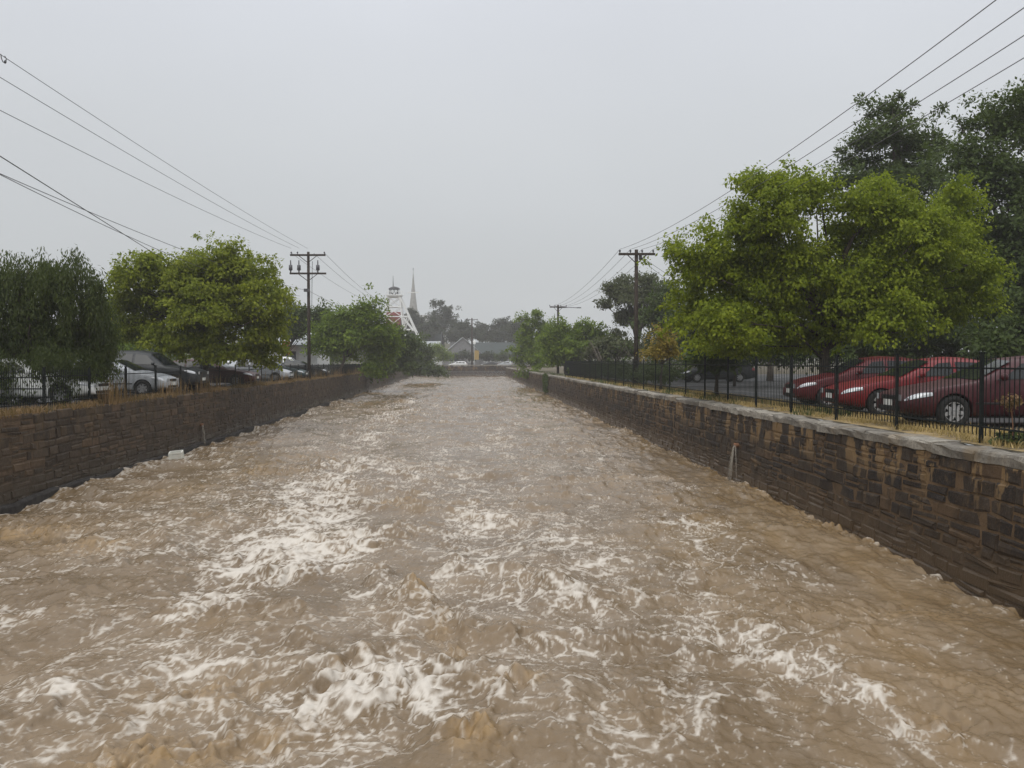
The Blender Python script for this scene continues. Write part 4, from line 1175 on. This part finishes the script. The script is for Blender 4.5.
house('cottage', 'white weatherboard cottage with a paired dark window behind the left-bank pole', 'house', 299, 90, 5.2, 6, 3.1, 1.2, M['white'], M['galv'], 0, wins=[(-.2, 1.7, 1.5, 1.5)])
sg = tag(empty('shop_sign', (*at(286.5, 362, 86)[:2], GZ)), 'small orange sign board left of the white cottage', 'sign')
b = MB(); b.box((0, 0, 1.6), (.1, .1, 3.2)); b.build('sign_post', M['pole'], sg)
b = MB(); b.box((0, -.08, 2.7), (.8, .06, 1.3)); b.box((0, -.08, 3.4), (.86, .08, .07)); b.build('sign_board', M['orange'], sg)
house('house', 'distant grey gabled house between the white roof and the far pole', 'house', 462, 238, 10.5, 9, 3.6, 4.4, M['greyboard'], M['galv'], R(6), ridge_x=False, wins=[(-2.4, 1.9, 2.6, 1.2), (2.2, 1.9, 1.6, 1.2)], chimney=None)
house('house', 'distant small house with a bright white roof in the trees', 'house', 431, 255, 5.5, 5, 5.2, 2.2, M['white'], M['galv'], R(-14), ridge_x=True, wins=[(.8, 3.9, 1.4, 1.4)])
house('long_building', 'long low building with a dark blue-green roof at the far right', 'building', 500, 262, 16, 9, 3.6, 3.6, M['greyboard'], M['darkroof'], R(3), wins=[(-4, 1.9, 2, 1.2), (0, 1.9, 2, 1.2), (4, 1.9, 2, 1.2)])
house('house', 'pale flat-gabled house high among the far hill trees', 'house', 459, 320, 7, 6, 9.5, 1.5, M['greyboard'], M['galv'], R(5), z=8.5, wins=[(-1.5, 7.5, 1.4, 1.4), (1.5, 7.5, 1.4, 1.4)])
house('house', 'slate-roofed house low behind the poppet head and the far trees', 'house', 420, 275, 14, 9, 5.5, 4.5, M['greyboard'], M['darkroof'], R(-4), z=GZ + 1, wins=[(-4, 3, 2, 1.4), (3, 3, 2, 1.4)])
# pylon sign
sg = tag(empty('pylon_sign', (*at(476.5, 362, 222)[:2], GZ)), 'upright yellow and white pylon sign beside the far utility pole', 'sign')
b = MB(); b.box((-.55, 0, 3), (.18, .18, 6.2)); b.build('sign_post', M['galv'], sg)
b = MB(); b.box((.05, -.2, 3.1), (1.15, .2, 2.4)); b.build('sign_board', M['yellow'], sg)
b = MB(); b.box((-.55, -.02, 6.3), (.6, .4, .7)); b.add([(-.9, -.25, 6.66), (-.2, -.25, 6.66), (-.2, .2, 6.66), (-.9, .2, 6.66), (-.55, -.02, 7.0)], [(0, 1, 4), (1, 2, 4), (2, 3, 4), (3, 0, 4)]); b.build('sign_cap', M['white'], sg)

# church spire
p = at(413.5, 362, 455)
ch = tag(empty('church', (p[0], p[1], hill_z(p[0], p[1]) - 1)), 'pale stone church with a tall pointed spire rising above the far trees', 'church')
z0 = 25.5 - ch.location.z; zt = 52.0 - ch.location.z
b = MB(); b.box((0, 0, z0 / 2 - .5), (6.4, 6.4, z0 + 1))
for s1 in (-1, 1):
    for s2 in (-1, 1): b.box((s1 * 3.2, s2 * 3.2, z0 / 2 - 1), (1.1, 1.1, z0))
b.box((0, 0, z0 + .15), (6.9, 6.9, .4)); b.build('tower', M['sandstone'], ch)
b = MB(); n = 8; an = np.arange(n) * 2 * np.pi / n + np.pi / 8
zs = [(z0 + .35, 2.9), (z0 + 6, 2.25), (z0 + 13, 1.4), (z0 + 20, .6), (zt, .06)]
v = [(r_ * math.cos(a), r_ * math.sin(a), z_) for z_, r_ in zs for a in an]
b.add(v, [(i * n + j, i * n + (j + 1) % n, (i + 1) * n + (j + 1) % n, (i + 1) * n + j) for i in range(len(zs) - 1) for j in range(n)]); sp = b.build('spire', M['sandstone'], ch)
b = MB(); b.bar((0, 0, zt - .3), (0, 0, zt + 1.6), .14); b.bar((-.5, 0, zt + 1.), (.5, 0, zt + 1.), .14); b.build('cross', M['slate'], sp)
for k in range(4):
    a = k * math.pi / 2 - math.pi / 2; r_ = 2.35
    b = MB(); cx, cy = r_ * math.cos(a), r_ * math.sin(a)
    b.box((cx * 1.02, cy * 1.02, z0 + 2.6), (1.1, 1.1, 2.2), a); b.add([(cx * 1.02 + x_, cy * 1.02 + y_, z0 + 3.72) for x_, y_ in ((-.6, -.6), (.6, -.6), (.6, .6), (-.6, .6))] + [(cx * .8, cy * .8, z0 + 5)], [(0, 1, 4), (1, 2, 4), (2, 3, 4), (3, 0, 4)])
    b.build('lucarne', M['sandstone'], sp)
b = MB(); b.box((9, 6, 5), (16, 10, 10)); b.add([(1, .5, 10), (17, .5, 10), (17, 11.5, 10), (1, 11.5, 10), (1, 6, 16), (17, 6, 16)], [(0, 1, 5, 4), (2, 3, 4, 5), (0, 4, 3), (1, 2, 5)]); b.build('nave', M['sandstone'], ch)

# mine headframe
p = at(396.5, 362, 250)
hf = tag(empty('mine_headframe', (p[0], p[1], GZ)), 'white lattice mine headframe with a capped platform and mast beyond the left trees', 'headframe')
S = 250 / FPX
hz_ = lambda py: EYE + (HORIZON - py) * S - GZ
zt_, zm_, z2_ = hz_(296), hz_(317), hz_(330)
b = MB()
legs = []
for sx, sy in ((-1, -1), (1, -1), (-1, 1), (1, 1)):
    tp = np.array((sx * 1.7 - .6, sy * 1.4, zt_)); bt = np.array((sx * 4.0 - .4, sy * 3.2, 0))
    b.bar(bt, tp, .30); legs.append((bt, tp))
for sy in (-1, 1):          # raking back legs
    b.bar((10.4, sy * 3., 0), (.9, sy * 1.4, zt_ + .3), .27)
    b.bar((-8., sy * 3., 0), (-2.2, sy * 1.4, zt_ - 1), .22)
lv = lambda q, k: legs[k][0] + (legs[k][1] - legs[k][0]) * q
hs = [.12, .32, .5, zm_ / zt_, .84, .98]
for a, c_ in ((0, 1), (1, 3), (3, 2), (2, 0)):
    for i, q in enumerate(hs):
        b.bar(lv(q, a), lv(q, c_), .2)
        if i: b.bar(lv(hs[i - 1], a), lv(q, c_), .14); b.bar(lv(hs[i - 1], c_), lv(q, a), .14)
for sy in (-1, 1):
    for zz in (z2_, zm_):
        q = zz / zt_; xx = 9.5 + (.9 - 9.5) * zz / (zt_ + .3); b.bar((xx, sy * 2.2, zz), lv(q, 1 if sy < 0 else 3), .28)
        xx = -8 + 5.8 * zz / (zt_ - 1); b.bar((xx, sy * 2.2, zz), lv(q, 0 if sy < 0 else 2), .28)
    b.bar((9.5 + (.9 - 9.5) * .5, sy * 2.2, zt_ * .5), lv(zm_ / zt_, 1 if sy < 0 else 3), .24); b.bar((9.5 - 8.6 * zm_ / zt_, sy * 2, zm_), lv(z2_ / zt_, 1 if sy < 0 else 3), .24)
b.build('lattice_frame', M['white'], hf)
b = MB(); b.box((-.5, 0, zt_ + .1), (4.6, 3.8, .3))
for sy in (-1, 1):
    b.bar((-2.8, sy * 1.9, zt_ + 1.2), (1.8, sy * 1.9, zt_ + 1.2), .09)
    for k in range(7): b.bar((-2.8 + k * .765, sy * 1.9, zt_ + .2), (-2.8 + k * .765, sy * 1.9, zt_ + 1.2), .07)
b.box((5, 0, zt_ + 1.0), (3.4, .3, .25)); b.build('platform', M['white'], hf)
b = MB(); an = np.linspace(0, 2 * np.pi, 25); b.tube([(-.6 + 1.0 * math.cos(a), 0, zt_ + 1.4 + 1.0 * math.sin(a)) for a in an], .16, 6)
for a in an[::4]: b.bar((-.6, 0, zt_ + 1.4), (-.6 + .95 * math.cos(a), 0, zt_ + 1.4 + .95 * math.sin(a)), .1)
b.build('winding_wheel', M['slate'], hf)
b = MB(); n = 10
zs = [(zt_ + 1.9, 1.75), (zt_ + 2.3, 1.5), (zt_ + 2.6, .85), (zt_ + 2.75, .1)]
v = [(-.6 + r_ * math.cos(a), r_ * math.sin(a), z_) for z_, r_ in zs for a in np.arange(n) * 2 * np.pi / n]
b.add(v, [(i * n + j, i * n + (j + 1) % n, (i + 1) * n + (j + 1) % n, (i + 1) * n + j) for i in range(3) for j in range(n)])
for k in range(4): b.bar((-.6 + 1.7 * math.cos(k * 1.57 + .78), 1.7 * math.sin(k * 1.57 + .78), zt_ + .2), (-.6 + 1.7 * math.cos(k * 1.57 + .78), 1.7 * math.sin(k * 1.57 + .78), zt_ + 2.0), .14)
b.build('cap_roof', M['slate'], hf)
b = MB(); b.tube([(-.9, 0, zt_ + 2.5), (-.9, 0, hz_(276))], [.14, .05], 6); b.build('mast', M['slate'], hf)
b = MB(); zo = hz_(315); b.box((-1., .8, zo - 1.8), (4.2, 2.2, 3.6)); b.add([(-3.4, -.4, zo), (1.4, -.4, zo), (1.4, 2., zo), (-3.4, 2., zo), (-3.4, .8, zo + .9), (1.4, .8, zo + .9)], [(0, 1, 5, 4), (2, 3, 4, 5), (0, 4, 3), (1, 2, 5)])
b.build('ore_bin', M['brickred'], hf)

# ------------------------------------------------------------------ GRASS, WEEDS, CRATE
def blades(name, xs, ys, zs, hmin, hmax, mat, label_kind, wid=.012, lean=.5, seed=0):
    rg = np.random.default_rng(seed); n = len(xs)
    h = rg.uniform(hmin, hmax, n); a = rg.uniform(0, 2 * np.pi, n); w = wid * rg.uniform(.6, 1.4, n)
    dx, dy = np.cos(a), np.sin(a); ln = rg.normal(0, lean, n) * h
    b0 = np.stack([xs - dy * w, ys + dx * w, zs], -1); b1 = np.stack([xs + dy * w, ys - dx * w, zs], -1)
    m1 = np.stack([xs + dx * ln * .4 + dy * w * .6, ys + dy * ln * .4 - dx * w * .6, zs + h * .6], -1)
    m0 = np.stack([xs + dx * ln * .4 - dy * w * .6, ys + dy * ln * .4 + dx * w * .6, zs + h * .6], -1)
    tp = np.stack([xs + dx * ln, ys + dy * ln, zs + h], -1); tp2 = tp + np.array((.002, .002, 0))
    v = np.concatenate([np.stack([b0, b1, m1, m0], 1), np.stack([m0, m1, tp2, tp], 1)]).reshape(-1, 3)
    o = quads_mesh(name, v, mat, None, np.tile(rg.random(n), 2)); tag(o, kind='stuff'); return o


rg = np.random.default_rng(77)


def strip(n, d0, d1, off0, off1, face, sgn, clump=.5, seed=1):
    y = d0 + (d1 - d0) * rg.random(n) ** 1.6; o = rg.uniform(off0, off1, n)
    x = face(y) + sgn * o
    k = pn(x * .8, y * .5, seed) + .5 * pn(x * 2.3, y * 1.7, seed + 1) + rg.normal(0, .15, n) > (clump - .5)
    return x[k], y[k]


x, y = strip(60000, 6, 75, .48, 2.4, wall_r, 1, .50, 61)
blades('dry_grass', x, y, np.full(len(x), GZ),   .03, .15, M['dry'], '', .008, .7, 1)
x, y = strip(7000, 20, 120, .25, 1.4, wall_r, 1, .72, 63)
blades('green_grass', x, y, np.full(len(x), GZ + .01), .06, .26, M['greenblade'], '', .012, .6, 2)
x, y = strip(30000, 12, 120, -.05, .9, wall_l, -1, .42, 65)
blades('dead_grass', x, y, np.full(len(x), GZ - .01), .06, .24, M['deadred'], '', .012, .8, 3)
x, y = strip(2600, 26, 110, .1, .8, wall_l, -1, .55, 67)
blades('dead_stalks', x, y, np.full(len(x), GZ - .01), .35, .85, M['deadred'], '', .010, .25, 4)

wd = tag(empty('weed', (*at(1012, 445, 13.2)[:2], GZ)), 'dried brown weed with a drooping seed head by the black fence', 'plant')
b = MB(); b.tube([(0, 0, 0), (.01, 0, .3), (-.01, .01, .55), (-.03, 0, .72)], [.012, .01, .008, .006], 6)
for k in range(9):
    a = k * .7; b.tube([(-.02, 0, .5 + .025 * k), (-.02 + .07 * math.cos(a), .07 * math.sin(a), .58 + .025 * k), (-.02 + .13 * math.cos(a), .13 * math.sin(a), .55 + .025 * k)], [.005, .004, .003], 5)
b.build('stalk', M['pipe'], wd)
rg2 = np.random.default_rng(4); n = 260
c0 = rg2.normal(0, 1, (n, 3)) * (.07, .07, .05) + (-.02, 0, .68)
v = (c0[:, None] + rg2.normal(0, .018, (n, 4, 3))).reshape(-1, 3)
quads_mesh('seed_head', v, M['deadred'], wd, rg2.random(n))
c0 = rg2.normal(0, 1, (220, 3)) * (.12, .12, .05) + (0, 0, .1); v = (c0[:, None] + rg2.normal(0, .03, (220, 4, 3))).reshape(-1, 3)
quads_mesh('leaves', v, M['greenblade'], wd, rg2.random(220))

# creeper hanging on the far part of the right wall
vx = 88.
n = 700; rg3 = np.random.default_rng(12)
yy = rg3.normal(vx, .9, n); zz = GZ - rg3.random(n) * 1.8; xx = wall_r(yy) - .16 - .1 * rg3.random(n)
c0 = np.stack([xx, yy, zz], -1); v = (c0[:, None] + rg3.normal(0, .1, (n, 4, 3))).reshape(-1, 3)
o = quads_mesh('creeper', v, M['dark'], None, rg3.random(n)); tag(o, 'dark creeper hanging down the far part of the right-bank wall', 'creeper')

# the crate in the river
p = on(177, 463)
cr = tag(empty('plastic_crate', (p[0], p[1], .07), R(12)), 'white plastic crate caught in the river near the left wall', 'crate')
w, dp, hh = .40, .30, .30
b = MB()
for (cx, cy, cz, sx, sy, sz) in ((0, -dp / 2, .02, w, .025, .04), (0, dp / 2, .02, w, .025, .04), (-w / 2, 0, .02, .025, dp - .03, .04), (w / 2, 0, .02, .025, dp - .03, .04)):
    b.box((cx, cy, cz), (sx, sy, sz)); b.box((cx, cy, hh), (sx + .015, sy + .015, .045)); b.box((cx, cy, hh * .5), (sx * .995, sy * .9, .03))
for sx in (-1, 1):
    for sy in (-1, 1): b.box((sx * w / 2, sy * dp / 2, hh / 2), (.045, .045, hh))
b.build('frame', M['plastic'], cr)
b = MB()
for k in range(9):
    x_ = -w / 2 + w * (k + 1) / 10
    for s in (-1, 1): b.box((x_, s * dp / 2, hh / 2), (.028, .014, hh - .05))
for k in range(6):
    y_ = -dp / 2 + dp * (k + 1) / 7
    for s in (-1, 1): b.box((s * w / 2, y_, hh / 2), (.014, .028, hh - .05))
b.build('slatted_sides', M['plastic'], cr)
b = MB(); b.box((0, 0, .03), (w - .06, dp - .06, .02)); b.build('crate_base', M['plastic'], cr)
cr.rotation_euler = (R(8), R(-5), R(14))

# ------------------------------------------------------------------ HAZE, SKY, SUN
HAZE = .00065
hb = MB(); hb.box((0, 345, 27.5), (1500, 800, 59))
hz = bpy.data.materials.new('rain_haze'); hz.use_nodes = True
nt = hz.node_tree; nt.nodes.clear()
oo = nt.nodes.new('ShaderNodeOutputMaterial'); pv = nt.nodes.new('ShaderNodeVolumePrincipled')
pv.inputs['Density'].default_value = HAZE; pv.inputs['Color'].default_value = (.95, .95, .955, 1); pv.inputs['Anisotropy'].default_value = .0
nt.links.new(pv.outputs[0], oo.inputs['Volume'])
tag(hb.build('haze', hz), kind='stuff')

w = bpy.data.worlds.new('World'); sc.world = w; w.use_nodes = True
nt = w.node_tree; nt.nodes.clear()
out = nt.nodes.new('ShaderNodeOutputWorld')
sky = nt.nodes.new('ShaderNodeTexSky'); sky.sky_type = 'NISHITA'; sky.sun_disc = False
SUN_EL, SUN_ROT = R(48), R(200)
sky.sun_elevation, sky.sun_rotation = SUN_EL, SUN_ROT
sky.dust_density = 4.; sky.ozone_density = 1.
b1 = nt.nodes.new('ShaderNodeBackground'); b1.inputs[1].default_value = .05
nt.links.new(sky.outputs[0], b1.inputs[0])
tc = nt.nodes.new('ShaderNodeTexCoord'); sep = nt.nodes.new('ShaderNodeSeparateXYZ'); nt.links.new(tc.outputs['Generated'], sep.inputs[0])
cl = nt.nodes.new('ShaderNodeTexNoise'); cl.inputs['Scale'].default_value = 1.6; cl.inputs['Detail'].default_value = 3; cl.inputs['Roughness'].default_value = .45
mp = nt.nodes.new('ShaderNodeMapping'); mp.inputs['Scale'].default_value = (1, 1, 2.2); nt.links.new(tc.outputs['Generated'], mp.inputs[0]); nt.links.new(mp.outputs[0], cl.inputs['Vector'])
rp = nt.nodes.new('ShaderNodeValToRGB'); e = rp.color_ramp.elements
e[0].position = 0.; e[0].color = (.48, .507, .528, 1)
e[1].position = 1.; e[1].color = (1.9, 1.92, 1.96, 1)
for pos, col in ((.10, (.555, .582, .60, 1)), (.25, (.645, .672, .70, 1)), (.42, (.745, .775, .835, 1)), (.5, (.9, .92, .96, 1))):
    q = e.new(pos); q.color = col
nt.links.new(sep.outputs['Z'], rp.inputs[0])
mv = nt.nodes.new('ShaderNodeMapRange'); mv.inputs['From Min'].default_value = .3; mv.inputs['From Max'].default_value = .7; mv.inputs['To Min'].default_value = .95; mv.inputs['To Max'].default_value = 1.05
nt.links.new(cl.outputs['Fac'], mv.inputs['Value'])
b2 = nt.nodes.new('ShaderNodeBackground'); nt.links.new(rp.outputs[0], b2.inputs[0]); nt.links.new(mv.outputs[0], b2.inputs[1])
mx = nt.nodes.new('ShaderNodeMixShader'); mx.inputs[0].default_value = .93
nt.links.new(b1.outputs[0], mx.inputs[1]); nt.links.new(b2.outputs[0], mx.inputs[2]); nt.links.new(mx.outputs[0], out.inputs[0])

sl = bpy.data.lights.new('sun', 'SUN'); sl.energy = 1.3; sl.angle = R(40); sl.color = (1, .97, .93)
so = bpy.data.objects.new('sun', sl); COL.objects.link(so)
dirv = Vector((math.sin(SUN_ROT) * math.cos(SUN_EL), math.cos(SUN_ROT) * math.cos(SUN_EL), math.sin(SUN_EL)))
so.rotation_euler = dirv.to_track_quat('Z', 'Y').to_euler()

sc.view_settings.view_transform = 'Standard'; sc.view_settings.look = 'None'
sc.view_settings.exposure = 0; sc.view_settings.gamma = 1; sc.view_settings.use_curve_mapping = False
sc.render.engine = 'CYCLES'
cy = sc.cycles
cy.use_denoising = True
cy.denoising_input_passes = 'RGB_ALBEDO_NORMAL'
cy.max_bounces = 8; cy.diffuse_bounces = 5; cy.glossy_bounces = 2; cy.transmission_bounces = 4; cy.transparent_max_bounces = 6; cy.volume_bounces = 1
cy.use_adaptive_sampling = True; cy.adaptive_threshold = .005
cy.caustics_reflective = cy.caustics_refractive = False
